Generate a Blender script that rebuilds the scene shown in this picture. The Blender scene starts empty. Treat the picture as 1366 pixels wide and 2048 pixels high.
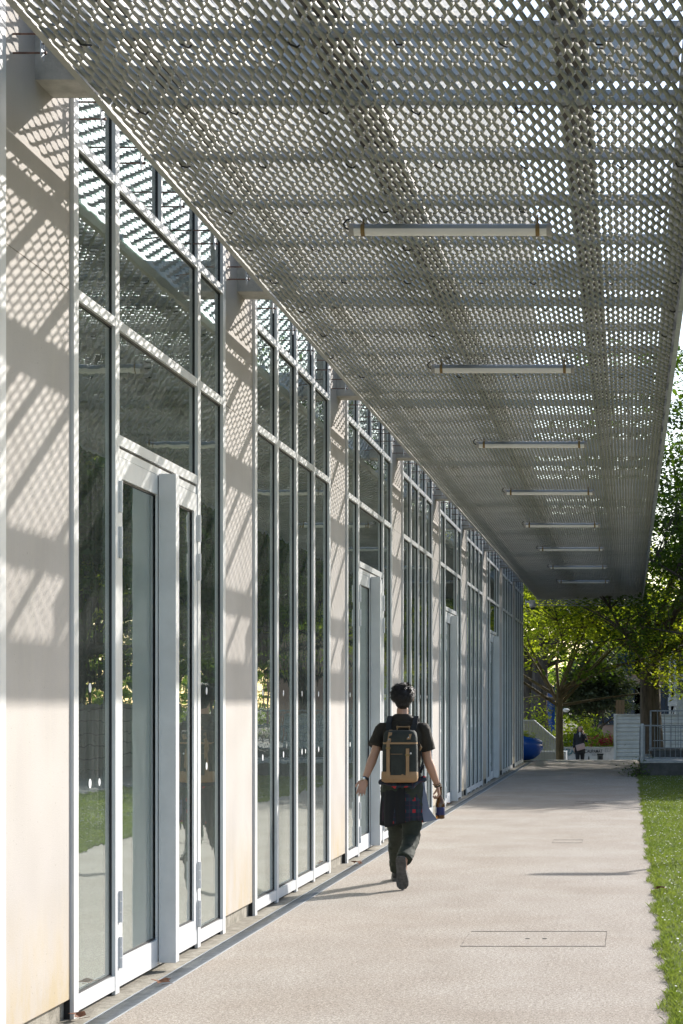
import bpy, math, random
import numpy as np
from mathutils import Vector, Matrix, Quaternion
from mathutils import noise as mnoise
R = math.radians
sc = bpy.context.scene
col = sc.collection
rng = np.random.default_rng(7)
random.seed(7)
EYE = 1.65; F = 3950.0; VX, VY = 1258.0, 1405.0
SUN = Vector((1.0, 1.5, 0.88)).normalized()      # towards the sun

# ------------------------------------------------------------------ helpers
def tag(o, label=None, cat=None, group=None, kind=None):
    if label: o['label'] = label
    if cat: o['category'] = cat
    if group: o['group'] = group
    if kind: o['kind'] = kind
    return o

def empty(name, loc, label=None, cat=None, group=None, rz=0):
    o = bpy.data.objects.new(name, None); col.objects.link(o)
    o.location = loc; o.rotation_euler = (0, 0, rz); o.empty_display_size = .1
    return tag(o, label, cat, group)

def smooth(me, ang=None):
    me.polygons.foreach_set('use_smooth', [True]*len(me.polygons))
    if ang is not None:
        me.update()
        try: me.set_sharp_from_angle(angle=R(ang))
        except Exception: pass

def link(name, me, m, parent=None, sm=None, loc=None):
    o = bpy.data.objects.new(name, me); col.objects.link(o)
    if m is not None and len(me.materials) == 0: me.materials.append(m)
    if sm is not None: smooth(me, sm if sm else None)
    if parent is not None: o.parent = parent
    if loc is not None: o.location = loc
    return o

class MB:
    """collects shapes, given in the coordinates of the object being built"""
    def __init__(s, off=(0, 0, 0)):
        s.v = []; s.f = []; s.off = Vector(off)
    def add(s, vs, fs):
        b = len(s.v)
        s.v += [Vector(p) - s.off for p in vs]
        s.f += [tuple(b+i for i in f) for f in fs]
        return s
    def box(s, x0, x1, y0, y1, z0, z1):
        return s.add([(x0,y0,z0),(x1,y0,z0),(x1,y1,z0),(x0,y1,z0),(x0,y0,z1),(x1,y0,z1),(x1,y1,z1),(x0,y1,z1)],
            [(0,3,2,1),(4,5,6,7),(0,1,5,4),(1,2,6,5),(2,3,7,6),(3,0,4,7)])
    def obox(s, c, ax, ay, az):
        c = Vector(c); ax = Vector(ax); ay = Vector(ay); az = Vector(az)
        P = [c+i*ax+j*ay+k*az for k in (-1,1) for (i,j) in ((-1,-1),(1,-1),(1,1),(-1,1))]
        fs = [(0,3,2,1),(4,5,6,7),(0,1,5,4),(1,2,6,5),(2,3,7,6),(3,0,4,7)]
        if ax.cross(ay).dot(az) < 0: fs = [f[::-1] for f in fs]
        return s.add(P, fs)
    def bar(s, a, b, w, h, up=(0,0,1)):
        a = Vector(a); b = Vector(b); d = (b-a); L = d.length; d.normalize(); up = Vector(up)
        x = d.cross(up)
        if x.length < 1e-4: x = d.cross(Vector((1,0,0)))
        x.normalize(); z = x.cross(d)
        return s.obox((a+b)/2, x*w/2, d*L/2, z*h/2)
    def tube(s, pts, rad, n=8, ref=(0,0,1), cap=True, ratio=1.0):
        pts = [Vector(p) for p in pts]; m = len(pts)
        if not hasattr(rad, '__len__'): rad = [rad]*m
        ref = Vector(ref); vs = []; fs = []; px = None
        for i, p in enumerate(pts):
            d = (pts[min(i+1, m-1)]-pts[max(i-1, 0)]).normalized()
            x = d.cross(ref) if px is None else (px - d*px.dot(d))
            if x.length < 1e-3: x = d.cross(Vector((1, .1, 0)))
            x.normalize(); px = x; y = d.cross(x)
            for k in range(n):
                a = 2*math.pi*k/n
                vs.append(p + (x*math.cos(a) + y*math.sin(a)*ratio)*rad[i])
        for i in range(m-1):
            for k in range(n):
                fs.append((i*n+k, i*n+(k+1) % n, (i+1)*n+(k+1) % n, (i+1)*n+k))
        if cap:
            fs.append(tuple(range(n-1, -1, -1))); fs.append(tuple((m-1)*n+k for k in range(n)))
        return s.add(vs, fs)
    def rings(s, rings, cap=True):
        n = len(rings[0]); vs = [p for r in rings for p in r]; fs = []
        for i in range(len(rings)-1):
            for k in range(n):
                fs.append((i*n+k, i*n+(k+1) % n, (i+1)*n+(k+1) % n, (i+1)*n+k))
        if cap:
            fs.append(tuple(range(n-1, -1, -1))); fs.append(tuple((len(rings)-1)*n+k for k in range(n)))
        return s.add(vs, fs)
    def lathe(s, c, prof, n=20):
        c = Vector(c)
        return s.rings([[c+Vector((r*math.cos(2*math.pi*k/n), r*math.sin(2*math.pi*k/n), z)) for k in range(n)] for r, z in prof])
    def ell(s, c, r, n=14, m=9, rot=None):
        c = Vector(c); rr = []
        for i in range(1, m):
            t = math.pi*i/m; ring = []
            for k in range(n):
                a = 2*math.pi*k/n
                p = Vector((r[0]*math.sin(t)*math.cos(a), r[1]*math.sin(t)*math.sin(a), -r[2]*math.cos(t)))
                if rot is not None: p = rot @ p
                ring.append(c+p)
            rr.append(ring)
        return s.rings(rr)
    def limb(s, pts, rad, n=12, ratio=1.0, ref=(0,0,1)):
        s.tube(pts, rad, n, ref=ref, ratio=ratio)
        for p, r in zip(pts, rad): s.ell(p, (r*.98, r*.98, r*.98), 10, 7)
        return s
    def mesh(s, name):
        me = bpy.data.meshes.new(name)
        me.from_pydata([tuple(p) for p in s.v], [], s.f); me.update()
        return me
    def build(s, name, m, parent=None, sm=None, loc=None):
        return link(name, s.mesh(name), m, parent, sm, loc)

def bevel(o, w, seg=2):
    b = o.modifiers.new('bevel', 'BEVEL'); b.width = w; b.segments = seg; b.limit_method = 'ANGLE'; b.angle_limit = R(40)
    return o

def organic(mb, name, m, parent=None, voxel=.006, it=4, fac=.5, disp=None):
    """fuse overlapping closed shapes into one continuous surface"""
    t = bpy.data.objects.new('tmp', mb.mesh('tmp')); col.objects.link(t)
    md = t.modifiers.new('r', 'REMESH'); md.mode = 'VOXEL'; md.voxel_size = voxel
    ms = t.modifiers.new('s', 'SMOOTH'); ms.factor = fac; ms.iterations = it
    dg = bpy.context.evaluated_depsgraph_get(); dg.update()
    me = bpy.data.meshes.new_from_object(t.evaluated_get(dg), depsgraph=dg); me.name = name
    bpy.data.objects.remove(t)
    if disp:
        for v in me.vertices: v.co = disp(v.co)
    me.materials.clear()
    return link(name, me, m, parent, 0)

def npmesh(name, V, Q):
    me = bpy.data.meshes.new(name); V = np.asarray(V, dtype=np.float32); Q = np.asarray(Q, dtype=np.int32)
    me.vertices.add(len(V)); me.vertices.foreach_set('co', V.ravel())
    k = Q.shape[1]
    me.loops.add(Q.size); me.loops.foreach_set('vertex_index', Q.ravel())
    me.polygons.add(len(Q)); me.polygons.foreach_set('loop_start', np.arange(0, Q.size, k, dtype=np.int32))
    me.polygons.foreach_set('loop_total', np.full(len(Q), k, dtype=np.int32))
    me.update(calc_edges=True); me.validate()
    return me

# ------------------------------------------------------------------ materials
def newmat(name):
    m = bpy.data.materials.new(name); m.use_nodes = True
    nt = m.node_tree; b = nt.nodes['Principled BSDF']
    return m, nt, nt.nodes, nt.links, b

def mat(name, c, rough=.6, var=.12, scale=6, metal=0, bump=0, bscale=60, c2=None, spec=.5, stretch=None, lo=.35, hi=.65):
    m, nt, N, L, b = newmat(name)
    tc = N.new('ShaderNodeTexCoord'); mp = N.new('ShaderNodeMapping'); L.new(tc.outputs['Object'], mp.inputs[0])
    if stretch: mp.inputs['Scale'].default_value = stretch
    no = N.new('ShaderNodeTexNoise'); no.inputs['Scale'].default_value = scale; no.inputs['Detail'].default_value = 6
    no.inputs['Roughness'].default_value = .6
    L.new(mp.outputs[0], no.inputs[0])
    cr = N.new('ShaderNodeValToRGB'); L.new(no.outputs['Fac'], cr.inputs[0])
    c2 = c2 or tuple(x*(1-var) for x in c)
    cr.color_ramp.elements[0].position = lo; cr.color_ramp.elements[1].position = hi
    cr.color_ramp.elements[0].color = (*c2, 1); cr.color_ramp.elements[1].color = (*c, 1)
    L.new(cr.outputs[0], b.inputs['Base Color'])
    b.inputs['Roughness'].default_value = rough; b.inputs['Metallic'].default_value = metal
    b.inputs['Specular IOR Level'].default_value = spec
    if bump:
        n2 = N.new('ShaderNodeTexNoise'); n2.inputs['Scale'].default_value = bscale; n2.inputs['Detail'].default_value = 4
        L.new(mp.outputs[0], n2.inputs[0])
        bp = N.new('ShaderNodeBump'); bp.inputs['Strength'].default_value = bump; bp.inputs['Distance'].default_value = .01
        L.new(n2.outputs['Fac'], bp.inputs['Height']); L.new(bp.outputs[0], b.inputs['Normal'])
    return m

def mix(N, L, a, b, fac, mode='MIX'):
    n = N.new('ShaderNodeMix'); n.data_type = 'RGBA'; n.blend_type = mode
    for s, v in ((n.inputs[0], fac), (n.inputs[6], a), (n.inputs[7], b)):
        if isinstance(v, (int, float)): s.default_value = v
        elif isinstance(v, tuple): s.default_value = (*v, 1) if len(v) == 3 else v
        else: L.new(v, s)
    return n.outputs[2]
def noise(N, L, vec, scale, detail=4, rough=.5):
    n = N.new('ShaderNodeTexNoise'); n.inputs['Scale'].default_value = scale; n.inputs['Detail'].default_value = detail
    n.inputs['Roughness'].default_value = rough; L.new(vec, n.inputs[0]); return n.outputs['Fac']
def mapr(N, L, v, a, b, c=0, d=1):
    n = N.new('ShaderNodeMapRange'); L.new(v, n.inputs[0])
    for i, x in enumerate((a, b, c, d)): n.inputs[i+1].default_value = x
    return n.outputs[0]
def scaled(N, L, vec, s):
    n = N.new('ShaderNodeMapping'); L.new(vec, n.inputs[0]); n.inputs['Scale'].default_value = s; return n.outputs[0]
def mathn(N, L, op, a, b=None, c=None):
    n = N.new('ShaderNodeMath'); n.operation = op
    for i, v in enumerate((a, b, c)):
        if v is None: continue
        if isinstance(v, (int, float)): n.inputs[i].default_value = v
        else: L.new(v, n.inputs[i])
    return n.outputs[0]

M = {}
# render coat of the piers: pale beige with rain streaks, and damp dirt near the foot
m, nt, N, L, b = newmat('pier_render'); tc = N.new('ShaderNodeTexCoord').outputs['Object']
base = mix(N, L, (.43,.395,.36), (.49,.455,.42), mapr(N, L, noise(N, L, tc, 2.5, 6), .35, .65))
st = mapr(N, L, noise(N, L, scaled(N, L, tc, (8, 8, .35)), 2.0, 5, .6), .5, .75)
base = mix(N, L, base, (.50,.47,.40), mathn(N, L, 'MULTIPLY', st, .4))
sep = N.new('ShaderNodeSeparateXYZ'); L.new(tc, sep.inputs[0])
low = mapr(N, L, sep.outputs[2], .75, .1); low = mathn(N, L, 'MULTIPLY', low, mapr(N, L, noise(N, L, scaled(N, L, tc, (3, 3, 1.2)), 2.2, 6, .65), .3, .65))
base = mix(N, L, base, (.46,.35,.17), mathn(N, L, 'MULTIPLY', low, .75))
sp = mapr(N, L, noise(N, L, tc, 60, 2), .70, .75)
base = mix(N, L, base, (.2,.17,.13), mathn(N, L, 'MULTIPLY', sp, .7))
base = mix(N, L, base, (.92,.915,.905), mapr(N, L, noise(N, L, tc, 5, 7, .7), .42, .72), 'MULTIPLY')
L.new(base, b.inputs['Base Color']); b.inputs['Roughness'].default_value = .85
bp = N.new('ShaderNodeBump'); bp.inputs['Strength'].default_value = .35; bp.inputs['Distance'].default_value = .003
L.new(noise(N, L, tc, 160, 3), bp.inputs['Height']); L.new(bp.outputs[0], b.inputs['Normal'])
M['render'] = m
M['jointdirt'] = mat('joint_dirt', (.40,.36,.31), .9, scale=5, c2=(.10,.085,.07))
M['plinth'] = mat('stained_plinth', (.36,.33,.27), .9, c2=(.20,.18,.14), scale=12, bump=.5, bscale=80)
M['white'] = mat('white_frame_paint', (.72,.725,.72), .38, var=.06, scale=3, c2=(.62,.625,.62))
M['grey_paint'] = mat('grey_frame_paint', (.56,.57,.57), .4, var=.08, scale=3)
M['black'] = mat('black_gasket', (.018,.018,.02), .55, var=.3)
M['concrete'] = mat('cast_concrete', (.52,.51,.47), .85, scale=7, c2=(.34,.335,.31), bump=.5, bscale=60)
M['galv'] = mat('galvanised_steel', (.52,.55,.58), .42, scale=14, c2=(.40,.43,.46), metal=.55)
M['galv_dark'] = mat('shade_dark_galvanised', (.30,.315,.32), .55, scale=14, c2=(.22,.23,.235), metal=.4)  # darker copy of galv; the shade on the railings is put into its colour
M['beam'] = mat('beam_paint', (.46,.49,.53), .45, scale=4, c2=(.38,.40,.43))
M['brownbeam'] = mat('brown_beam_paint', (.085,.075,.062), .5, scale=4, c2=(.06,.052,.042))
M['mesh'] = mat('mesh_paint', (.47,.46,.42), .4, scale=1.5, c2=(.36,.35,.31), metal=.2)
M['meshup'] = mat('upper_mesh_paint', (.27,.30,.35), .6, scale=1.5, c2=(.22,.245,.29), spec=.2)
M['rust'] = mat('rusty_rod', (.20,.12,.09), .6, scale=30, c2=(.08,.05,.045), metal=.3)
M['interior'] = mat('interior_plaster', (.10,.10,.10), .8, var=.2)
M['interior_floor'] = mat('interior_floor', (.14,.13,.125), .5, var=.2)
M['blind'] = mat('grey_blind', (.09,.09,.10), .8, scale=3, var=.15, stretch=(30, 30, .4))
M['lamp_white'] = mat('lamp_diffuser', (.88,.87,.86), .25, var=.05)
M['lamp_top'] = mat('lamp_housing', (.30,.34,.38), .35, var=.1)
M['clip'] = mat('lamp_clip', (.28,.19,.07), .4, var=.4, scale=30, metal=.4)
M['endcap'] = mat('lamp_end', (.40,.38,.36), .5)
M['cable'] = mat('black_cable', (.02,.02,.02), .5)
M['leafbrown'] = mat('dead_leaf', (.25,.10,.045), .7, scale=30, var=.4)
M['bluefrp'] = mat('blue_shell', (.012,.09,.42), .25, var=.12, scale=2)
M['grey_panel'] = mat('grey_panel', (.40,.42,.42), .5, scale=3, var=.15, stretch=(1,1,.3))
M['hoarding'] = mat('white_hoarding', (.60,.62,.63), .4, scale=3, var=.15)
M['whitewall'] = mat('white_wall_paint', (.58,.57,.55), .8, scale=5, c2=(.44,.43,.41))
M['darktext'] = mat('dark_lettering', (.03,.035,.045), .6)
M['teal'] = mat('teal_spray', (.02,.17,.20), .6)
M['greyspray'] = mat('grey_spray', (.33,.33,.34), .7)
M['brick'] = mat('orange_render', (.42,.25,.18), .85, scale=.8, c2=(.34,.2,.145))
M['glassdark'] = mat('dark_window', (.03,.045,.07), .12, var=.2)
M['darkconc'] = mat('dark_concrete', (.12,.115,.105), .9, scale=6, c2=(.07,.068,.06), bump=.4)
M['wood'] = mat('brown_board', (.25,.16,.09), .7, scale=4, stretch=(6,6,.6))
M['red'] = mat('red_blossom', (.45,.03,.06), .7, var=.4, scale=10)
M['sticker'] = mat('white_sticker', (.75,.76,.77), .5, var=.02)
M['redink'] = mat('red_ink', (.6,.04,.04), .5, var=.05)
M['upperwall'] = mat('grey_upper_wall', (.10,.12,.15), .7, var=.2, scale=1)

# path: pale resin bound gravel
m, nt, N, L, b = newmat('path_surface'); tc = N.new('ShaderNodeTexCoord').outputs['Object']
g = noise(N, L, tc, 95, 3, .75); g2 = noise(N, L, tc, 260, 2, .6); big = noise(N, L, tc, .9, 5, .6); mid = noise(N, L, scaled(N, L, tc, (1.3, .45, 1)), 2.4, 6, .65)
base = mix(N, L, (.245,.21,.175), (.51,.465,.41), mapr(N, L, g, .43, .57))
base = mix(N, L, base, (.62,.58,.53), mathn(N, L, 'MULTIPLY', mapr(N, L, g2, .60, .70), .8))
base = mix(N, L, base, (.15,.12,.10), mathn(N, L, 'MULTIPLY', mapr(N, L, g2, .40, .30), .8))
g3 = noise(N, L, tc, 38, 3, .8)
base = mix(N, L, base, mix(N, L, (.66,.64,.62), (1.22,1.22,1.22), mapr(N, L, g3, .40, .60)), .8, 'MULTIPLY')
base = mix(N, L, base, (.72,.68,.64), mathn(N, L, 'MULTIPLY', mapr(N, L, mid, .42, .66), .30), 'MULTIPLY')
base = mix(N, L, base, (.86,.82,.78), mapr(N, L, big, .35, .65), 'MULTIPLY')
L.new(base, b.inputs['Base Color']); b.inputs['Roughness'].default_value = .82
bp = N.new('ShaderNodeBump'); bp.inputs['Strength'].default_value = .6; bp.inputs['Distance'].default_value = .004
L.new(g, bp.inputs['Height']); L.new(bp.outputs[0], b.inputs['Normal']); M['path'] = m

# lawn soil and far grass
m, nt, N, L, b = newmat('lawn_surface'); tc = N.new('ShaderNodeTexCoord').outputs['Object']
base = mix(N, L, (.10,.13,.03), (.17,.21,.05), mapr(N, L, noise(N, L, tc, 3, 8, .7), .35, .65))
base = mix(N, L, base, (.025,.05,.01), mapr(N, L, noise(N, L, tc, 60, 3), .5, .7))
fl = N.new('ShaderNodeTexVoronoi'); fl.inputs['Scale'].default_value = 9; L.new(tc, fl.inputs[0])
base = mix(N, L, base, (.6,.6,.55), mathn(N, L, 'MULTIPLY', mathn(N, L, 'LESS_THAN', fl.outputs['Distance'], .14), mapr(N, L, noise(N, L, tc, .8, 2), .45, .55)))
L.new(base, b.inputs['Base Color']); b.inputs['Roughness'].default_value = .9
bp = N.new('ShaderNodeBump'); bp.inputs['Strength'].default_value = .8; bp.inputs['Distance'].default_value = .03
L.new(noise(N, L, tc, 45, 5), bp.inputs['Height']); L.new(bp.outputs[0], b.inputs['Normal']); M['lawn'] = m
M['earth'] = mat('earth', (.16,.13,.09), .95, scale=2, c2=(.08,.07,.045), bump=.5, bscale=20)
M['asphalt'] = mat('asphalt', (.22,.21,.20), .9, scale=2, c2=(.16,.155,.15), bump=.3, bscale=80)

def leafmat(name, c, c2, trans=.45, scale=.6):
    m, nt, N, L, b = newmat(name); N.remove(b); out = N['Material Output']
    geo = N.new('ShaderNodeNewGeometry'); tc = N.new('ShaderNodeTexCoord').outputs['Object']
    f = mapr(N, L, noise(N, L, tc, scale, 3), .35, .65)
    f = mathn(N, L, 'ADD', mathn(N, L, 'MULTIPLY', f, .6), mathn(N, L, 'MULTIPLY', geo.outputs['Random Per Island'], .4))
    c0 = mix(N, L, c, c2, f)
    d = N.new('ShaderNodeBsdfDiffuse'); t = N.new('ShaderNodeBsdfTranslucent'); g = N.new('ShaderNodeBsdfGlossy')
    g.inputs['Roughness'].default_value = .45; g.inputs['Color'].default_value = (.5,.5,.5,1)
    L.new(c0, d.inputs[0]); L.new(mix(N, L, c0, (1.3,1.5,.5), .8, 'MULTIPLY'), t.inputs[0])
    a = N.new('ShaderNodeMixShader'); a.inputs[0].default_value = trans; L.new(d.outputs[0], a.inputs[1]); L.new(t.outputs[0], a.inputs[2])
    a2 = N.new('ShaderNodeMixShader'); a2.inputs[0].default_value = .06; L.new(a.outputs[0], a2.inputs[1]); L.new(g.outputs[0], a2.inputs[2])
    L.new(a2.outputs[0], out.inputs[0]); return m
M['leaf_light'] = leafmat('light_leaves', (.28,.35,.03), (.45,.42,.05), .68)
M['leaf_mid'] = leafmat('green_leaves', (.16,.24,.025), (.30,.36,.045), .62)
M['leaf_dark'] = leafmat('dark_leaves', (.05,.10,.015), (.12,.17,.025), .48)
M['needle'] = leafmat('pine_needles', (.07,.09,.055), (.14,.155,.10), .3)
M['grass'] = leafmat('grass_blades', (.12,.165,.035), (.24,.27,.075), .42, 1.2)
M['daisy'] = mat('daisy_petals', (.75,.75,.72), .7, var=.1)
M['bark'] = mat('bark', (.13,.105,.085), .9, scale=9, c2=(.045,.036,.03), bump=1, bscale=14, stretch=(1,1,.18))
M['bark_warm'] = mat('bark_warm', (.15,.115,.06), .9, scale=9, c2=(.06,.048,.025), bump=1, bscale=20, stretch=(1,1,.25))

# glass: two reflecting faces, thin dust film, slight waviness
def glassmat(name, dust=.115, tint=(.66,.80,.72), wav=.045):
    m, nt, N, L, b = newmat(name); N.remove(b); out = N['Material Output']
    tc = N.new('ShaderNodeTexCoord').outputs['Object']; geo = N.new('ShaderNodeNewGeometry')
    bp = N.new('ShaderNodeBump'); bp.inputs['Strength'].default_value = wav; bp.inputs['Distance'].default_value = .02
    L.new(noise(N, L, scaled(N, L, tc, (1, 1, 1.4)), 3.2, 2, .5), bp.inputs['Height'])
    dp = N.new('ShaderNodeVectorMath'); dp.operation = 'DOT_PRODUCT'; L.new(geo.outputs['Normal'], dp.inputs[0]); L.new(geo.outputs['Incoming'], dp.inputs[1])
    c = mathn(N, L, 'ABSOLUTE', dp.outputs['Value']); k = mathn(N, L, 'POWER', mathn(N, L, 'SUBTRACT', 1.0, c), 5.0)
    fr = mathn(N, L, 'MULTIPLY_ADD', k, .72, .28)
    g = N.new('ShaderNodeBsdfGlossy'); g.inputs['Roughness'].default_value = 0.0; g.inputs[0].default_value = (.92,.96,.94,1); L.new(bp.outputs[0], g.inputs['Normal'])
    t = N.new('ShaderNodeBsdfTransparent'); t.inputs[0].default_value = (*tint, 1)
    d = N.new('ShaderNodeBsdfDiffuse'); d.inputs[0].default_value = (.60,.60,.58,1)
    sep = N.new('ShaderNodeSeparateXYZ'); L.new(tc, sep.inputs[0])
    st = mapr(N, L, noise(N, L, scaled(N, L, tc, (12, 12, .5)), 2.5, 5, .65), .4, .75)
    grime = mathn(N, L, 'MULTIPLY_ADD', st, dust, dust*.45)
    foot = mathn(N, L, 'MULTIPLY', mapr(N, L, sep.outputs[2], 1.1, .1), dust*1.3)
    grime = mathn(N, L, 'ADD', grime, foot)
    a = N.new('ShaderNodeMixShader'); L.new(grime, a.inputs[0]); L.new(t.outputs[0], a.inputs[1]); L.new(d.outputs[0], a.inputs[2])
    a2 = N.new('ShaderNodeMixShader'); L.new(fr, a2.inputs[0]); L.new(a.outputs[0], a2.inputs[1]); L.new(g.outputs[0], a2.inputs[2])
    L.new(a2.outputs[0], out.inputs[0]); return m
M['glass'] = glassmat('window_glass')

# block wall opposite (seen in the glass)
m, nt, N, L, b = newmat('concrete_blocks'); tc = N.new('ShaderNodeTexCoord').outputs['Object']
br = N.new('ShaderNodeTexBrick'); br.inputs['Scale'].default_value = 1; br.inputs['Brick Width'].default_value = .9; br.inputs['Row Height'].default_value = .3
br.inputs['Mortar Size'].default_value = .012; br.inputs['Color1'].default_value = (.34,.34,.32,1); br.inputs['Color2'].default_value = (.28,.28,.27,1); br.inputs['Mortar'].default_value = (.1,.1,.1,1)
cx = N.new('ShaderNodeSeparateXYZ'); L.new(tc, cx.inputs[0]); cb = N.new('ShaderNodeCombineXYZ'); L.new(cx.outputs[1], cb.inputs[0]); L.new(cx.outputs[2], cb.inputs[1]); L.new(cb.outputs[0], br.inputs[0])
L.new(br.outputs[0], b.inputs['Base Color']); b.inputs['Roughness'].default_value = .9; M['blockwall'] = m

# ------------------------------------------------------------------ ground
def sheet(name, x0, x1, y0, y1, z, m, th=0):
    mb = MB()
    if th: mb.box(x0, x1, y0, y1, z-th, z)
    else: mb.add([(x0,y0,z),(x1,y0,z),(x1,y1,z),(x0,y1,z)], [(0,1,2,3)])
    return tag(mb.build(name, m), kind='structure')
LOW = -.87; YS = 56.9
gv = []; prof = [(-150, -.03), (YS+.2, -.03), (YS+1.9, LOW-.03), (900, LOW-.03)]
g = MB(); n = len(prof)
for y, z in prof: g.v += [Vector((-500, y, z)), Vector((600, y, z))]
for i in range(n-1): g.f.append((2*i, 2*i+1, 2*i+3, 2*i+2))
tag(g.build('ground', M['earth']), kind='structure')
sheet('path', -2.795+.115, .235, -4, YS, 0, M['path'], .15)
sheet('lawn', .235, 4.0, -4, 43.95, .006, M['lawn'], .1)
sheet('side_path', 4.0, 7.0, -4, YS, 0.0, M['asphalt'], .1)
sheet('verge', 7.0, 60, -20, YS, .0, M['lawn'], .1)
sheet('lower_pavement', -14, 60, YS+2.3, 140, LOW, M['asphalt'], .02)
st = MB()
for i in range(5): st.box(-12, 4.0, YS+.001+i*.34, YS+.341+i*.34, LOW-.3, -.174*(i+.0)-.012 if i else -.012)
tag(st.build('steps', M['concrete']), kind='structure')
# tactile studs along the head of the steps
tb = MB(); tb.box(-2.64, .20, YS-.38, YS-.12, -.01, .0015)
for i in range(62):
    x = -2.62+i*.046*1.0
    for j in range(3): tb.lathe((x, YS-.35+j*.1, 0), [(.017, 0), (.014, .006)], 8)
tag(tb.build('warning_studs', M['concrete']), 'row of small pale tactile studs across the path at the head of the steps', 'tactile paving')

# service cover joints cut in the path
def cover(x0, x1, y0, y1, label, name='inspection_cover'):
    e = empty(name, ((x0+x1)/2, (y0+y1)/2, 0), label, 'cover', 'flush covers in the path')
    w = .0022; f = MB(e.location)
    f.box(x0, x1, y0, y0+w*2.2, .0005, .0035); f.box(x0, x1, y1-w*2.2, y1, .0005, .0035)
    f.box(x0, x0+w, y0+w*2.2, y1-w*2.2, .0005, .0035); f.box(x1-w, x1, y0+w*2.2, y1-w*2.2, .0005, .0035)
    f.build('joint', M['jointdirt'], e)
    for s in ((-.06, .06) if x1-x0 > .4 else ()):
        k = MB(e.location); k.lathe(((x0+x1)/2+s, (y0+y1)/2, 0), [(.016, .0005), (.016, .003), (.010, .004)], 12); k.build('lifting_socket', M['darkconc'], e)
def gx(px, py): return (px-VX)/(py-VY)*EYE
def gy(py): return EYE*F/(py-VY)
cover(gx(925,1887), gx(1212,1887), gy(1893), gy(1863), 'large rectangular flush cover in the near part of the path')
cover(gx(1105,1684), gx(1165,1684), gy(1686), gy(1680), 'smaller narrow flush cover in the middle of the path')
cover(gx(1150,1605), gx(1210,1605), gy(1607), gy(1603), 'narrow flush cover in the shaded far part of the path')

# drain channel
dr = empty('drain_channel', (-2.74, 3, 0), 'narrow slotted metal drain channel along the foot of the glass front', 'drain')
d = MB(dr.location)
d.box(-2.795, -2.680, 2, 54.6, -.12, -.045)
d.build('trough', M['black'], dr)
d = MB(dr.location); d.box(-2.684, -2.678, 2, 54.6, -.02, .004); d.box(-2.797, -2.792, 2, 54.6, -.02, .004); d.build('edge_rail', M['galv'], dr)
V = []; Q = []; y = 2.0
ys = np.concatenate([np.arange(7, 22, .028), np.arange(22, 54.5, .05)])
wd = np.where(ys < 22, .0075, .014)
bx = np.array([[-2.792,0,-.012],[-2.684,0,-.012],[-2.684,1,-.012],[-2.792,1,-.012],[-2.792,0,.001],[-2.684,0,.001],[-2.684,1,.001],[-2.792,1,.001]])
bf = np.array([(0,3,2,1),(4,5,6,7),(0,1,5,4),(1,2,6,5),(2,3,7,6),(3,0,4,7)])
A = np.repeat(bx[None], len(ys), 0); A[:, :, 1] = ys[:, None] + A[:, :, 1]*wd[:, None]
A = A.reshape(-1, 3) - np.array(dr.location[:]); Qs = (bf[None]+8*np.arange(len(ys))[:, None, None]).reshape(-1, 4)
link('grating', npmesh('grating', A, Qs), M['galv_dark'], dr)
sheet('kerb_strip', -3.05, -2.797, 2, 54.6, -.004, M['plinth'], .1)

# ------------------------------------------------------------------ building
P = 5.0; Y0 = 9.19; PW = 1.12; XF = -2.90; XG = -2.929
bd = empty('glass_fronted_building', (-8, 30, 0), 'long pale building with glazed bays, beige piers and mesh-clad upper storeys along the left', 'building')
def part(name, mb, m, parent=None, sm=None):
    """mb is in world coordinates; parent is bd or a part with zero offset from it"""
    par = parent or bd
    o = link(name, mb.mesh(name), m, None, sm); o.parent = par
    base = Vector(par.matrix_world.translation) if par.parent is None else Vector(par.parent.location)
    if par.parent is None: o.location = -Vector(par.location)
    return o
def BX(*a):
    return MB().box(*a)
for k in range(-1, 10):
    y0 = Y0+P*k; y1 = y0+(PW if k < 9 else .36)
    p = MB(); p.box(-3.4, -2.917, y0, y1, .10, 5.6); o = part('pier', p, M['render']); bevel(o, .004, 1)
    jt = MB(); jt.box(-2.9175, -2.9165, y0+.012, y1-.012, 3.797, 3.803); part('panel_joint', jt, M['jointdirt'], o)
    part('pier_foot', BX(-3.38, -2.95, y0+.004, y1-.004, -.05, .10), M['plinth'], o)
    if k < 9:
        # L-shaped precast corbel which carries the canopy beam
        c = MB(); ya, yb = y0+.51, y0+.81; zb = 4.71
        c.box(-2.93, -2.74, ya, yb, zb, 5.3); c.box(-2.74, -2.50, ya, yb, zb, zb+.10)
        part('corbel', c, M['concrete'])
def frame_h(mb, mk, y0, y1, z, h=.055):
    mb.box(XF-.019, XF-.001, y0, y1, z-h/2, z+h/2)
    mk.box(XG-.03, XF-.019, y0, y1, z-h/2-.010, z+h/2+.010)
def frame_v(mb, mk, y, z0, z1, w=.088):
    mb.box(XF-.019, XF+.002, y-w/2, y+w/2, z0, z1)
    mk.box(XG-.04, XF-.019, y-w/2-.003, y+w/2+.003, z0, z1)
ZT = 5.6
pane_no = 0
def pane(y0, y1, z0, z1, parent):
    global pane_no; pane_no += 1
    rr = random.Random(pane_no)
    o = part('pane', BX(XG-.004, XG+.002, y0, y1, z0, z1), M['glass'], parent)
    return o
def dot(mb, y, z, r=.026):
    n = 18
    ring = lambda x: [Vector((x, y+r*math.cos(2*math.pi*i/n), z+r*math.sin(2*math.pi*i/n))) for i in range(n)]
    mb.append(MB().rings([ring(XG+.0025), ring(XG+.0035)]))
DOORS = (0, 2, 4, 6)
hinge_z = (2.82, 2.56, .49, .23)
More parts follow.
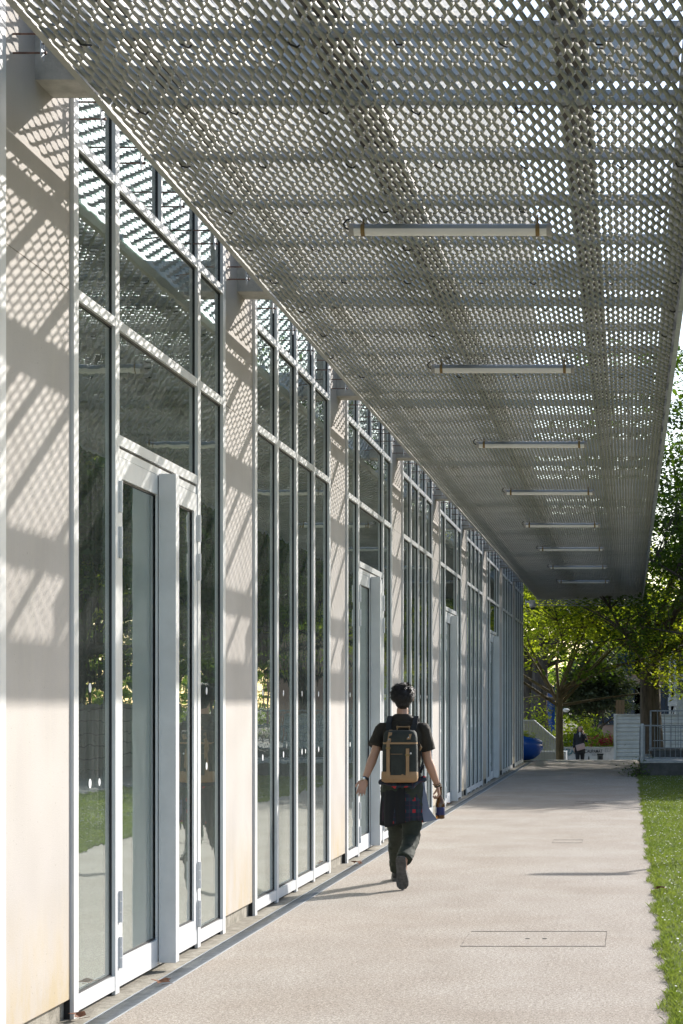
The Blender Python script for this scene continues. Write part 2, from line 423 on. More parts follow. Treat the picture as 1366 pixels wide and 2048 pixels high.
for k in range(-1, 9):
    a = Y0+P*k+PW; e = Y0+P*(k+1); W = e-a
    fm = MB(); gk = MB(); dots = []
    if k in DOORS: cuts = [a+.046, a+.88, a+3.01, e-.046]
    else: cuts = [a+.046] + [a+.046+(W-.092)*i/4 for i in (1, 2, 3)] + [e-.046]
    for i, c in enumerate(cuts): frame_v(fm, gk, c, .0 if i not in (0, len(cuts)-1) else -.01, ZT)
    win = None; panes = []
    for i in range(len(cuts)-1):
        y0 = cuts[i]+.0445; y1 = cuts[i+1]-.0445
        isdoor = k in DOORS and i == 1
        for z in (3.80, 4.60): frame_h(fm, gk, y0, y1, z)
        if isdoor:
            frame_h(fm, gk, y0, y1, 3.145, .06); fm.box(XF-.019, XF-.010, y0, y1, 3.055, 3.10)
            ym = (y0+y1)/2; frame_v(fm, gk, ym, 4.63, ZT, .035)
            panes += [(y0, y1, 3.175, 3.772), (y0, y1, 3.828, 4.572), (y0, ym-.018, 4.63, ZT), (ym+.018, y1, 4.63, ZT)]
        else:
            fm.box(XF-.019, XF-.001, y0, y1, .025, .105); gk.box(XG-.03, XF-.019, y0, y1, .02, .115)
            panes += [(y0, y1, .118, 3.76), (y0, y1, 3.84, 4.56), (y0, y1, 4.64, ZT)]
            dot(dots, (y0+y1)/2-.05, 1.21); dot(dots, (y0+y1)/2-.05, 1.73)
            if (k+i) % 3 == 0: dot(dots, (y0+y1)/2+.14, 1.21, .02)
    win = part('window_frame', fm, M['white']); 
    part('gasket', gk, M['black'], win)
    for p_ in panes: pane(*p_, win)
    for dm in dots: part('glass_dot', dm, M['sticker'], win)
    if k in DOORS:
        y0 = cuts[1]+.047; y1 = cuts[2]-.047; ym = (y0+y1)/2
        for s, (p, q) in enumerate(((y0, ym-.004), (ym+.004, y1))):
            lf = MB(); x0, x1 = XF-.030, XF-.004; w = .085
            lf.box(x0, x1, p, p+w, .03, 3.05); lf.box(x0, x1, q-w, q, .03, 3.05)
            lf.box(x0, x1, p+w, q-w, 2.93, 3.05); lf.box(x0, x1, p+w, q-w, .03, .19)
            door = part('door', lf, M['white'])
            gg = MB(); gg.box(XG-.006, x0+.012, p+w-.015, p+w, .19, 2.93); gg.box(XG-.006, x0+.012, q-w, q-w+.012, .19, 2.93); gg.box(XG-.006, x0+.012, p+w, q-w, 2.92, 2.945); gg.box(XG-.006, x0+.012, p+w, q-w, .175, .2)
            part('gasket', gg, M['black'], door)
            part('pane', BX(XG-.002, XG+.003, p+w-.01, q-w+.01, .18, 2.94), M['glass'], door)
            for z in hinge_z:
                h = MB(); yy = y0-.010 if s == 0 else y1+.010
                for j in range(3):
                    h.tube([(XF+.012, yy, z-.09+j*.061), (XF+.012, yy, z-.09+j*.061+.058)], .011, 10)
                h.box(XF-.003, XF+.006, yy-.016, yy+.016, z-.085, z+.085)
                part('hinge', h, M['white'], door, 40)
            if s == 0:
                bevel(part('cover_post', BX(XF+.001, XF+.108, ym-.085, ym+.005, .045, 3.06), M['white'], door), .003)
            elif k == 0:
                # warning notice on the glass of the second leaf
                part('notice', BX(XG+.007, XG+.009, p+w+.03, p+w+.20, 1.28, 1.44), M['sticker'], door)
                nm = MB(); nm.add([(XG+.0095,p+w+.06,1.355),(XG+.0095,p+w+.17,1.355),(XG+.0095,p+w+.115,1.43)], [(0,1,2)]); nm.box(XG+.0092, XG+.0098, p+w+.05, p+w+.18, 1.30, 1.315)
                part('notice_print', nm, M['redink'], door)
        # blind hanging inside the first leaf
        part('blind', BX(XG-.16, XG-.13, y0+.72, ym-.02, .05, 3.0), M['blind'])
# shell
part('plinth_block', BX(-3.42, -3.06, 1.0, 54.6, -.3, -.0), M['plinth'])
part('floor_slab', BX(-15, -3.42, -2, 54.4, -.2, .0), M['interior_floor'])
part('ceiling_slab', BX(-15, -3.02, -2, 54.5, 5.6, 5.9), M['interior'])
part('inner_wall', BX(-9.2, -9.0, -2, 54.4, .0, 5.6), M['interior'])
part('end_wall', BX(-15, -3.05, 54.3, 54.5, -.2, 5.6), M['render'])
part('near_wall', BX(-15, -2.93, 1.8, 4.22, -.2, 5.6), M['render'])
up = MB(); up.box(-15, -3.05, -2, 54.5, 5.9, 14.2); part('upper_wall', up, M['upperwall'])
ub = MB()
for k in range(0, 11):
    ub.box(-3.05, -2.64, Y0-5+P*k+.6, Y0-5+P*k+.66, 5.7, 14.1)
part('cladding_rail', ub, M['beam'])
part('roof_edge', BX(-15.1, -2.70, -2.1, 54.6, 14.2, 14.4), M['white'])

# ------------------------------------------------------------------ expanded metal
def expanded(na, nb, p=.0375, Lw=.2, w=.0248, th=.003, theta=R(54), kn=.050, closed=True, sag=0, seed=0):
    """strands across A (pitch p), running along B with nb periods; C is the depth. returns V (a,b,c), Q"""
    ta, tcz = math.cos(theta), math.sin(theta)
    bk = []; sg = []
    for j in range(nb):
        b0 = j*Lw
        bk += [b0-kn/2, b0+kn/2, b0+Lw/2-kn/2, b0+Lw/2+kn/2]; sg += [1, 1, -1, -1]
    bk.append(nb*Lw-kn/2); sg.append(1)
    bk = np.array(bk); sg = np.array(sg); nB = len(bk)
    i = np.arange(na)[:, None]
    S = sg[None]*np.where(i % 2 == 0, 1, -1)
    A = (i + .5*S)*p - S*w/2*ta
    C = -S*w/2*tcz
    B = np.repeat(bk[None], na, 0)
    r = np.random.default_rng(seed)
    C = C + r.normal(0, .0007, C.shape); A = A + r.normal(0, .0005, A.shape)
    cor = [(-1, -1), (1, -1), (1, 1), (-1, 1)] if closed else [(-1, 0), (1, 0)]
    V = np.zeros((na, nB, len(cor), 3))
    for q, (u, v) in enumerate(cor):
        V[:, :, q, 0] = A + u*w/2*ta - v*th/2*tcz
        V[:, :, q, 1] = B
        V[:, :, q, 2] = C + u*w/2*tcz + v*th/2*ta
    m = len(cor)
    idx = np.arange(na*nB*m).reshape(na, nB, m)
    Q = []
    for q in range(m if closed else 1):
        q2 = (q+1) % m
        Q.append(np.stack([idx[:, :-1, q], idx[:, :-1, q2], idx[:, 1:, q2], idx[:, 1:, q]], -1).reshape(-1, 4))
    return V.reshape(-1, 3), np.concatenate(Q)

XC0, XC1, ZC = -2.585, .40, 4.60
cy = empty('mesh_canopy', (XC0, 4.2, ZC), 'long grey-beige expanded metal canopy on steel beams over the path', 'canopy')
def cpart(name, mb, m, sm=None, parent=None):
    o = link(name, mb.mesh(name), m, parent or cy, sm)
    if parent is None: o.location = -Vector(cy.location)
    return o
na = int((XC1-.03-XC0-.02)/.0375)
base_panels = []
for vnt in range(3):
    V, Q = expanded(na, 25, seed=vnt)
    base_panels.append((V, Q))
for i in range(11):
    ya = 4.7-.05+5*(i-0)-.5 if False else 4.19+.55+5*i-.0
    V, Q = base_panels[i % 3]; V = V.copy()
    nb = 25
    if i == 10:
        V, Q = expanded(na, 7, seed=9); 
    r = random.Random(i)
    ln = V[:, 1].max(); 
    V[:, 2] += -.010*np.sin(np.pi*V[:, 1]/ln)*(.4+.6*r.random())*np.where(V[:, 0] > 2.3, 1.6, 1) + r.uniform(-.003, .003)
    V[:, 1] = V[:, 1]*.996
    me = npmesh('mesh_panel', V, Q)
    o = link('mesh_panel', me, M['mesh'], cy); o.location = (.03+r.uniform(-.004, .004), ya-4.2, 0)
YE = 56.1
# purlins across, on the mesh
for i in range(-4, 47):
    if i % 5 == 0: continue
    y = Y0+.62+i*1.0
    if y > YE-.2: continue
    q = MB(); q.box(XC0, XC1-.006, y-.03, y+.03, ZC+.026, ZC+.030); q.box(XC0, XC1-.006, y-.03, y-.026, ZC+.030, ZC+.082); 
    cpart('purlin', q, M['beam'])
for i in range(-1, 10):
    y = Y0+.62+i*5
    q = MB(); q.box(-2.74, XC1-.15, y-.055, y+.055, ZC+.152, ZC+.35)
    q.box(-2.5, XC1-.006, y-.035, y+.035, ZC+.026, ZC+.084)
    cpart('main_beam', q, M['beam'])
for x, w, h in ((-.27, .16, .065), (-1.36, .20, .065), (-2.27, .10, .05)):
    cpart('long_beam', BX(x-w/2, x+w/2, 4.2, YE-.05, ZC+.085, ZC+.085+h-.002), M['brownbeam'])
e = MB(); e.box(XC1-.15, XC1-.005, 4.2, YE-.05, ZC+.086, ZC+.150); cpart('edge_beam', e, M['beam'])
e = MB()
for i in range(11):
    yb = 4.2+5*i+.55; yb0 = 4.2 if i == 0 else yb+.01-.0
    e.box(XC1-.003+.002*(i % 2), XC1+.004+.002*(i % 2), 4.74+5*i, min(YE, 4.74+5*(i+1)-.012), ZC-.030-.003*(i % 3), ZC+.10)
    e.box(XC1-.035, XC1-.003, 4.74+5*i, min(YE, 4.74+5*(i+1)-.012), ZC-.030-.003*(i % 3), ZC-.026-.003*(i % 3))
cpart('edge_trim', e, M['galv'])
e = MB(); e.box(XC0-.004, XC0, 4.74, YE, ZC-.035, ZC+.03); e.box(XC0, XC0+.03, 4.74, YE, ZC-.035, ZC-.031); cpart('inner_trim', e, M['mesh'])
# far end fascia: upright strip of the same mesh
V, Q = expanded(5, 15, seed=3); V2 = np.stack([V[:, 1], -V[:, 2], V[:, 0]], -1)
o = link('end_fascia', npmesh('end_fascia', V2, Q), M['galv'], cy); o.location = (0.0, YE-4.2, -.19)
e = MB(); e.box(XC0, XC1, YE-.02, YE+.02, ZC-.205, ZC-.19); e.box(XC0, XC1, YE-.02, YE+.02, ZC-.02, ZC+.10); cpart('end_beam', e, M['galv'])
# dark wire ties under the purlins
rt = random.Random(3)
for i in range(-2, 9):
    y = Y0+.62+i*1.0
    for x in (-2.45, -2.0, -1.5, -1.05, -.6, -.1, .25):
        x += rt.uniform(-.08, .08)
        a = rt.uniform(-.5, .5)
        e = MB(); e.tube([(x-.022, y-.03+a*.04, ZC-.010), (x-.012, y-.02, ZC-.022), (x+.012, y+a*.05, ZC-.024), (x+.02, y+.03, ZC-.008)], .005, 5); cpart('wire_tie', e, M['black'])

# stainless brackets tying the canopy back to the mullions
def bracket(y):
    q = MB(); z = 4.77; x = -2.78
    for dz in (-.045, .045): q.tube([(XF-.02, y, z+dz), (x+.02, y, z+dz)], .005, 6)
    q.tube([(x-.005, y, z+.0), (XC0-.12, y, z), (XC0+.02, y, z-.02)], .005, 6)
    for dz in (-.045, .045): q.ell((x+.018, y, z+dz), (.008, .010, .010), 8, 5)
    o = cpart('tie_rod', q, M['rust'])
    pl = MB()
    n = 12; out = []
    for i in range(n):
        a = math.pi*i/(n-1); out.append((math.cos(a)*.028, .055+math.sin(a)*.028))
    for i in range(n):
        a = math.pi+math.pi*i/(n-1); out.append((math.cos(a)*.028, -.055+math.sin(a)*.028))
    pl.rings([[Vector((x, y+u, z+v)) for u, v in out], [Vector((x+.006, y+u, z+v)) for u, v in out]])
    link('tie_plate', pl.mesh('tie_plate'), M['galv'], o)
for k in range(-1, 9):
    a = Y0+P*k+PW; e_ = Y0+P*(k+1)
    if k in DOORS: c = [a+.10, a+.95, a+1.94, a+2.93]
    else: c = [a+.10, a+1.0, a+1.95, a+2.95]
    for y in c + [e_+.16]: bracket(y)

# upper storey mesh cladding, standing on the inner edge of the canopy
V, Q = expanded(258, 266, theta=R(15), closed=False, seed=5)
V2 = np.stack([V[:, 2], V[:, 1], V[:, 0]], -1)
o = link('cladding_mesh', npmesh('cladding_mesh', V2, Q), M['meshup'], bd); o.location = (-2.605+8, 1.2-30, 4.66)

# ------------------------------------------------------------------ tube lamps
def make_lamp(y, label):
    x0, x1, z = -1.70, -.47, ZC-.078
    t = empty('tube_lamp', ((x0+x1)/2, y, z), label, 'lamp', 'tube lamps hung under the mesh canopy')
    H = (x1-x0)/2; r = .037
    a = MB(); n = 20
    def arc(x, r_, a0, a1, m=12): return [Vector((x, r_*math.cos(a0+(a1-a0)*i/m), r_*math.sin(a0+(a1-a0)*i/m))) for i in range(m+1)]
    a.rings([arc(-H+.03, r, math.pi, 2*math.pi), arc(H-.03, r, math.pi, 2*math.pi)]); a.build('diffuser', M['lamp_white'], t, 30)
    a = MB(); a.rings([arc(-H+.03, r-.001, 0, math.pi), arc(H-.03, r-.001, 0, math.pi)]); a.build('housing', M['lamp_top'], t, 30)
    for s in (-1, 1):
        a = MB(); a.tube([(s*(H-.03), 0, 0), (s*(H-.004), 0, 0), (s*H, 0, 0)], [r+.002, r+.002, r-.008], 20); a.build('end_cap', M['endcap'], t, 30)
        a = MB(); xx = s*(H-.085); a.tube([(xx-.012, 0, 0), (xx+.012, 0, 0)], r+.0035, 20); a.tube([(xx, 0, r), (xx, 0, r+.055)], .006, 6); a.build('clip', M['clip'], t, 30)
    a = MB(); a.tube([(-H, 0, 0), (-H-.025, 0, .012), (-H-.035, 0, .035), (-H-.015, 0, .06), (-H+.02, 0, .072)], .006, 6)
    a.build('cable', M['cable'], t, 0)
    return t
def copy_tree(o, parent=None):
    c = o.copy(); col.objects.link(c); c.parent = parent
    for ch in o.children: copy_tree(ch, c)
    return c
ords = ['nearest and largest tube lamp under the canopy', 'second nearest tube lamp under the canopy, behind the largest one', 'third tube lamp under the canopy counted from the nearest',
        'fourth tube lamp counted from the nearest, halfway down the row', 'fifth tube lamp counted from the nearest, just past halfway', 'sixth tube lamp counted from the nearest, third from the far end',
        'seventh tube lamp from the nearest, next to last before the trees', 'farthest and smallest tube lamp, close to the trees']
L0 = make_lamp(12.0, ords[0])
for i in range(1, 8):
    c = copy_tree(L0); c.location.y = 12.0+5*i; c['label'] = ords[i]

# surveillance camera on the far corner
cc = empty('security_camera', (-2.87, 55.0, 4.45), 'small white dome security camera on the far corner of the building', 'camera')
q = MB(); q.box(-.02, .0, -.06, .06, -.08, .08); q.tube([(0, 0, 0), (.16, 0, .0)], .03, 10); q.box(.10, .26, -.09, .09, -.02, .05); q.build('bracket', M['white'], cc)
q = MB(); q.lathe((.19, 0, -.06), [(.085, .04), (.1, .0), (.1, -.06), (.06, -.10)], 18); q.build('housing', M['white'], cc, 40)
q = MB(); q.ell((.19, 0, -.16), (.07, .07, .06), 14, 8); q.build('dome', M['glassdark'], cc, 0)

# ------------------------------------------------------------------ grass blades, daisies, fallen leaves
def blades(n, x0, x1, y0, y1, h, w, seed):
    r = np.random.default_rng(seed)
    x = r.uniform(x0, x1, n); y = y0+(y1-y0)*r.random(n)**1.3; z = np.full(n, .005)
    a = r.uniform(0, 6.28, n); hh = h*r.uniform(.45, 1.25, n); ln = r.normal(0, .55, (n, 2))*hh[:, None]
    dx, dy = np.cos(a)*w/2, np.sin(a)*w/2
    V = np.zeros((n, 4, 3))
    V[:, 0] = np.stack([x-dx, y-dy, z], -1); V[:, 1] = np.stack([x+dx, y+dy, z], -1)
    V[:, 2] = np.stack([x+dx*.6+ln[:, 0]*.5, y+dy*.6+ln[:, 1]*.5, z+hh*.65], -1); V[:, 3] = np.stack([x+ln[:, 0], y+ln[:, 1], z+hh], -1)
    return V.reshape(-1, 3), np.arange(4*n).reshape(-1, 4)
V, Q = blades(70000, .225, 1.3, 8, 43.9, .04, .006, 1)
Va, Qa = blades(45000, 1.3, 3.95, 12, 43.8, .045, .014, 2)
Vb, Qb = blades(16000, .15, .27, 8, 43.9, .035, .006, 8)
Vb = Vb.reshape(-1, 4, 3); kp = (np.sin(Vb[:, 0, 1]*5.1)+np.sin(Vb[:, 0, 1]*11.7)+np.sin(Vb[:, 0, 1]*2.3))*.022+.205 < Vb[:, 0, 0]; Vb = Vb[kp]; Qb = np.arange(4*len(Vb)).reshape(-1, 4); Vb = Vb.reshape(-1, 3)
V = np.concatenate([V, Va, Vb]); Q = np.concatenate([Q, Qa+4*70000, Qb+4*115000])
tag(link('grass', npmesh('grass', V, Q), M['grass']), 'short green grass of the lawn beside the path', 'grass', kind='stuff')
r = np.random.default_rng(5); n = 2600
x = np.where(r.random(n) < .6, r.uniform(.25, 1.3, n), r.uniform(1.3, 3.9, n)); y = 8+35.5*r.random(n)**1.1; z = r.uniform(.03, .05, n); s = r.uniform(.006, .011, n)
a = np.arange(6)*np.pi/3
V = np.stack([x[:, None]+s[:, None]*np.cos(a), y[:, None]+s[:, None]*np.sin(a), z[:, None]+r.normal(0, .003, (n, 6))], -1)
tag(link('daisies', npmesh('daisies', V.reshape(-1, 3), np.arange(6*n).reshape(-1, 6)), M['daisy']), 'tiny white daisies scattered over the lawn', 'flowers', kind='stuff')

def dead_leaf(x, y, z, s, label, seed):
    rr = random.Random(seed); q = MB(); n = 10; top = []
    for i in range(n):
        a = 2*math.pi*i/n; rad = s*(1 if i % 2 else .5)*rr.uniform(.8, 1.2)
        top.append(Vector((math.cos(a)*rad, math.sin(a)*rad*1.3, abs(math.cos(a))*s*.6+rr.uniform(0, .25)*s)))
    q.rings([[p+Vector((0, 0, .001)) for p in top], [p+Vector((0, 0, .003)) for p in top]])
    q.tube([(0, 0, .004), (s*1.1, s*.4, .01)], .0015, 5)
    o = q.build('fallen_leaf', M['leafbrown'], None, None, (x, y, z)); o.rotation_euler = (0, 0, rr.uniform(0, 6))
    tag(o, label, 'leaf', 'dead brown leaves on the ground')
dead_leaf(-2.72, gy(1972), .002, .055, 'curled brown leaf on the drain by the first door', 1)
dead_leaf(-2.86, gy(2040), .002, .05, 'brown leaf in the bottom left corner beside the first pier', 2)
dead_leaf(-2.75, 20.0, .002, .06, 'brown leaf on the drain behind the walking man, by the second door', 3)
dead_leaf(gx(893,1612), gy(1612), .002, .08, 'brown leaf on the drain to the right of the bottle', 4)
dead_leaf(gx(1321,1788), gy(1788), .03, .05, 'brown leaf lying on the lawn near the right edge', 5)

# ------------------------------------------------------------------ trees
def leafquads(C, N_, size, r, flat, spread):
    """C cluster centres; N_ leaves each"""
    n = len(C)*N_
    c = np.repeat(C, N_, 0); off = r.normal(0, 1, (n, 3))*np.array([1, 1, flat])*spread
    c = c+off
    s = size*r.uniform(.55, 1.25, n)[:, None]
    a = r.uniform(0, 6.28, n); t = r.normal(0, .45, (n, 2))
    u = np.stack([np.cos(a), np.sin(a), t[:, 0]], -1); v = np.stack([-np.sin(a), np.cos(a), t[:, 1]], -1)
    V = np.stack([c-u*s*.5, c-v*s*.33+u*s*.05, c+u*s*.5-np.array([0, 0, 1])*s*.15, c+v*s*.33+u*s*.05], 1)
    return V.reshape(-1, 3), np.arange(4*n).reshape(-1, 4)

def tree(name, label, loc, hb, r0, ctr, rad, ncl, per, size, lm, bm, seed, group=None, flat=.35, spread=.35, limbs=9, cat='tree', lean=(0, 0), twigs=True, zmin=-.75):
    r = np.random.default_rng(seed); rr = random.Random(seed)
    root = empty(name, loc, label, cat, group)
    d = r.normal(0, 1, (ncl*3, 3)); d /= np.linalg.norm(d, axis=1)[:, None]; d = d[d[:, 2] > zmin][:ncl]
    lum = 1+.22*np.sin(d[:, 0:1]*5+seed)+.18*np.cos(d[:, 1:2]*7+seed*2)
    q = r.random((len(d), 1))**.45
    C = np.array(ctr)+d*q*lum*np.array(rad)
    tb = MB(); top = Vector((lean[0], lean[1], hb))
    tp = [Vector((lean[0]*t+rr.uniform(-.05, .05)*r0*3, lean[1]*t, hb*t)) for t in (0, .08, .25, .5, .75, 1)]
    tp[0].z = -.15
    tb.tube(tp, [r0*1.45, r0*1.12, r0, r0*.92, r0*.86, r0*.8], 14)
    pts = []
    order = np.argsort(-q[:, 0]); targets = []
    for i in order:
        p = Vector(C[i])
        if all((p-t).length > min(rad)*.75 for t in targets): targets.append(p)
        if len(targets) >= limbs: break
    for t in targets:
        s = tp[4].lerp(top, rr.uniform(0.2, 1)); m1 = s.lerp(t, .35)+Vector((rr.uniform(-.2, .2), rr.uniform(-.2, .2), rr.uniform(.1, .5)*min(rad)*.2)); m2 = s.lerp(t, .7)+Vector((rr.uniform(-.2, .2), rr.uniform(-.2, .2), rr.uniform(.0, .4)*min(rad)*.2))
        ch = [s, m1, m2, t]; ra = [r0*.42, r0*.26, r0*.15, r0*.05]
        tb.tube(ch, ra, 8)
        for a, b_ in ((0, 1), (1, 2), (2, 3)):
            for f in (0, .33, .66): pts.append(ch[a].lerp(ch[b_], f))
        pts.append(t)
    PN = np.array([tuple(p) for p in pts]) if pts else np.array([tuple(top)])
    if twigs:
        for c in C:
            dist = np.linalg.norm(PN-c, axis=1)+np.where(PN[:, 2] > c[2]+.5, 1.0, 0); j = int(dist.argmin()); a = Vector(PN[j]); b_ = Vector(c)
            mid = a.lerp(b_, .5)+Vector((rr.uniform(-.12, .12), rr.uniform(-.12, .12), rr.uniform(-.02, .18)))
            rt_ = max(.012, r0*.07)
            tb.tube([a, mid, b_], [rt_, rt_*.65, rt_*.25], 5)
    tb.build('trunk', bm, root, 50)
    if per:
        V, Q = leafquads(C, per, size, r, flat, spread)
        link('crown', npmesh('crown', V, Q), lm, root)
    return root
zl = LOW
tree('young_tree', 'spreading tree with fresh yellow-green leaves and slim trunk beyond the steps', (-2.15, 61, zl), 2.9, .13, (.5, .0, 5.0), (4.3, 4.0, 2.7), 330, 55, .13, M['leaf_light'], M['bark_warm'], 11, flat=.30, spread=.36, limbs=14)
tree('old_tree', 'large old tree with thick ridged trunk and dark green crown on the right', (.72, 62.5, zl), 4.4, .37, (2.6, -4.5, 8.3), (5.4, 6.0, 5.2), 560, 85, .16, M['leaf_dark'], M['bark'], 12, flat=.3, spread=.5, limbs=16, zmin=-.85)
tree('leafy_tree', 'green tree overhanging the far right end of the canopy', (4.6, 51, 0), 2.6, .2, (-.9, .5, 5.6), (3.1, 4.2, 3.0), 330, 60, .13, M['leaf_dark'], M['bark'], 13, flat=.3, spread=.38, limbs=12, zmin=-.85)
tree('pine_tree', 'dark grey-green pine with drooping boughs behind the woman', (-1.5, 86, zl), 1.0, .2, (.1, 0, 2.9), (1.55, 1.8, 1.9), 170, 120, .16, M['needle'], M['bark'], 14, flat=.45, spread=.28, limbs=14, zmin=-.6)
tree('bare_tree', 'tall bare tree with twisting dark limbs at the right edge', (2.0, 66, zl), 7.5, .16, (.3, 0, 12), (1.7, 2.0, 4.3), 90, 0, .1, M['leaf_mid'], M['bark'], 15, limbs=12)
tree('dark_tree', 'dark tree trunk farthest left, beyond the blue planter', (-4.05, 80, zl), 4.5, .32, (0, 0, 6.5), (4.0, 4, 3.0), 200, 70, .2, M['leaf_dark'], M['bark'], 16, group='trees far beyond the steps', flat=.35, spread=.45, limbs=8)
tree('dark_tree', 'thick dark trunk between the planter and the slim young tree', (-3.45, 76, zl), 4.6, .36, (1.4, 1, 7.0), (3.6, 4, 3.0), 180, 70, .2, M['leaf_dark'], M['bark'], 17, group='trees far beyond the steps', flat=.35, spread=.45, limbs=8)
# trees beyond, filling the skyline, also seen in the glass
bgs = [(8.6, 52, 10.5, 21), (10.5, 62, 10, 22), (13, 90, 12, 23), (14.5, 58, 10, 24), (12.5, 76, 12, 25), (17, 68, 11, 26), (9, 90, 12, 27), (20, 80, 12, 28), (7.4, 47.5, 9.5, 29), (15, 100, 13, 30), (25, 95, 13, 31), (20.5, 50, 9, 32), (-7, 100, 12, 33), (-9, 84, 11, 35), (33, 110, 14, 36), (6, 125, 13, 37), (17, 130, 14, 38)]
protos = []
for j, (sd, lm) in enumerate(((41, 'leaf_mid'), (42, 'leaf_light'), (43, 'leaf_dark'))):
    protos.append(tree('broadleaf_tree', '', (0, 0, 0), 2.6, .2, (0, 0, 5.8), (3.2, 3.2, 3.2), 230, 60, .2, M[lm], M['bark'], sd, group='broadleaved trees around the lawn', flat=.35, spread=.45, limbs=9, zmin=-.8))
used = set()
for i, (x, y, h, sd) in enumerate(bgs):
    j = (i*2+(sd % 2)) % 3
    t = protos[j] if j not in used else copy_tree(protos[j]); used.add(j)
    t.location = (x, y, 0 if y < YS else LOW); s = h/9.0; t.scale = (s*1.05, s*1.05, s); t.rotation_euler.z = sd*1.3
    t['label'] = '%s green tree about %d metres away, %d metres to the %s' % (('mid', 'yellowish', 'dark')[j], y, abs(x), 'right' if x > 0 else 'left')

rw = np.random.default_rng(77); nC = 2600
C = np.stack([rw.uniform(-60, 90, nC), rw.uniform(146, 160, nC), rw.random(nC)**.8*9+LOW], -1); C[:, 2] *= (.8+.25*np.sin(C[:, 0]*.35)+.1*np.sin(C[:, 0]*1.1))
V, Q = leafquads(C, 26, .55, rw, .7, .7); tag(link('distant_wood', npmesh('distant_wood', V, Q), M['leaf_mid']), 'green far-off belt of trees closing the view behind everything', 'trees', kind='stuff')
def bush(name, label, loc, rad, n, lm, seed, size=.12, cat='shrub', group=None):
    r = np.random.default_rng(seed); root = empty(name, loc, label, cat, group)
    d = r.normal(0, 1, (n, 3)); d /= np.linalg.norm(d, axis=1)[:, None]; d[:, 2] = np.abs(d[:, 2])
    C = d*(r.random((n, 1))**.4)*np.array(rad)*(1+.2*np.sin(d[:, 0:1]*6+seed))
    V, Q = leafquads(C, 30, size, r, .8, .16)
    link('foliage', npmesh('foliage', V, Q), lm, root)
    s = MB()
    for c in C[::6]: s.tube([(0, 0, -.1), tuple(c*.5+np.array([0, 0, .1])), tuple(c)], [.03, .018, .006], 5)
    s.build('stems', M['bark'], root)
    return root
bush('green_shrub', 'yellow-green shrub left of the slim young tree', (-3.7, 74, zl), (1.6, 1.2, 2.3), 120, M['leaf_light'], 51)
bush('green_shrub', 'green shrub right behind the woman', (-1.6, 80, zl), (1.5, 1.2, 1.7), 120, M['leaf_mid'], 52)
bush('green_shrub', 'low green shrub right of the woman behind the white wall', (-.9, 78, zl), (1.0, 1.0, 1.45), 90, M['leaf_mid'], 54)
bush('green_shrub', 'yellowish shrub between the slim trunk and the woman', (-2.25, 79, zl), (1.0, .9, 2.0), 110, M['leaf_light'], 55)
b_ = bush('flowering_shrub', 'low shrub with bright red blossom behind the white wall', (-.85, 75.5, zl), (.75, .5, 1.15), 60, M['leaf_mid'], 53)
r = np.random.default_rng(2); C = r.normal(0, 1, (70, 3))*np.array([.42, .2, .10])+np.array([.1, -.25, 1.05]); V, Q = leafquads(C, 14, .07, r, 1, .05); link('blossom', npmesh('blossom', V, Q), M['red'], b_)

# ------------------------------------------------------------------ far setting things
# blue egg shaped planter at the corner
pl = empty('egg_planter', (-3.12, 56.0, 0), 'large glossy blue egg-shaped planter at the far corner of the building', 'planter')
q = MB(); n = 40; rings = []
for (rr_, z) in ((.30, .02), (.46, .07), (.60, .2), (.68, .36), (.70, .50), (.67, .64), (.60, .74)):
    ring = []
    for i in range(n):
        a = 2*math.pi*i/n; c = math.cos(a)
        ring.append(Vector((rr_*c, rr_*math.sin(a)*.95, z*(1-.17*c*z/.74))))
    rings.append(ring)
rings += [[Vector((p.x*.93, p.y*.93, p.z-.02)) for p in rings[-1]], [Vector((p.x*.7, p.y*.7, p.z-.22)) for p in rings[-1]]]
q.rings(rings); q.build('shell', M['bluefrp'], pl, 0)
q = MB(); q.lathe((0, 0, .42), [(.46, 0), (.46, .02)], 24); q.build('soil', M['earth'], pl)
r = np.random.default_rng(4); C = np.array([.05, -.1, .66])+r.normal(0, 1, (26, 3))*np.array([.16, .12, .09]); V, Q = leafquads(C, 22, .07, r, .8, .05); link('plant', npmesh('plant', V, Q), M['leaf_light'], pl)

# grey ribbed stair parapet
sp_ = empty('stair_parapet', (-3.6, 64, LOW), 'grey ribbed metal parapet sloping down beside a far staircase', 'parapet')
q = MB()
D = 64.0
def wx(px, D): return (px-VX)/F*D
def wz(py, D): return EYE-(py-VY)/F*D
xa, xb, xc = wx(1020, D), wx(1068, D), wx(1113, D)
zt, zc = wz(1443, D)-LOW, wz(1482, D)-LOW
ns = 30
for i in range(ns):
    x0 = xa+(xc-xa)*i/ns; x1 = xa+(xc-xa)*(i+1)/ns-.012
    def top(x): return zt if x < xb else zt+(zc-zt)*(x-xb)/(xc-xb)
    x0l, x1l = x0+3.6, x1+3.6; dpt = .03 if i % 2 else .0
    q.add([(x0l,-dpt,0),(x1l,-dpt,0),(x1l,.06,0),(x0l,.06,0),(x0l,-dpt,top(x0)),(x1l,-dpt,top(x1)),(x1l,.06,top(x1)),(x0l,.06,top(x0))], [(0,3,2,1),(4,5,6,7),(0,1,5,4),(1,2,6,5),(2,3,7,6),(3,0,4,7)])
q.build('panel', M['grey_panel'], sp_)
q = MB(); q.bar((xa+3.6, 0, zt+.03), (xb+3.6, 0, zt+.03), .12, .05); q.bar((xb+3.6, 0, zt+.03), (xc+3.6, 0, zc+.03), .12, .05); q.box(xa+3.6, xc+3.9, .07, 1.6, -.1, zc-.35); q.build('coping', M['galv'], sp_)

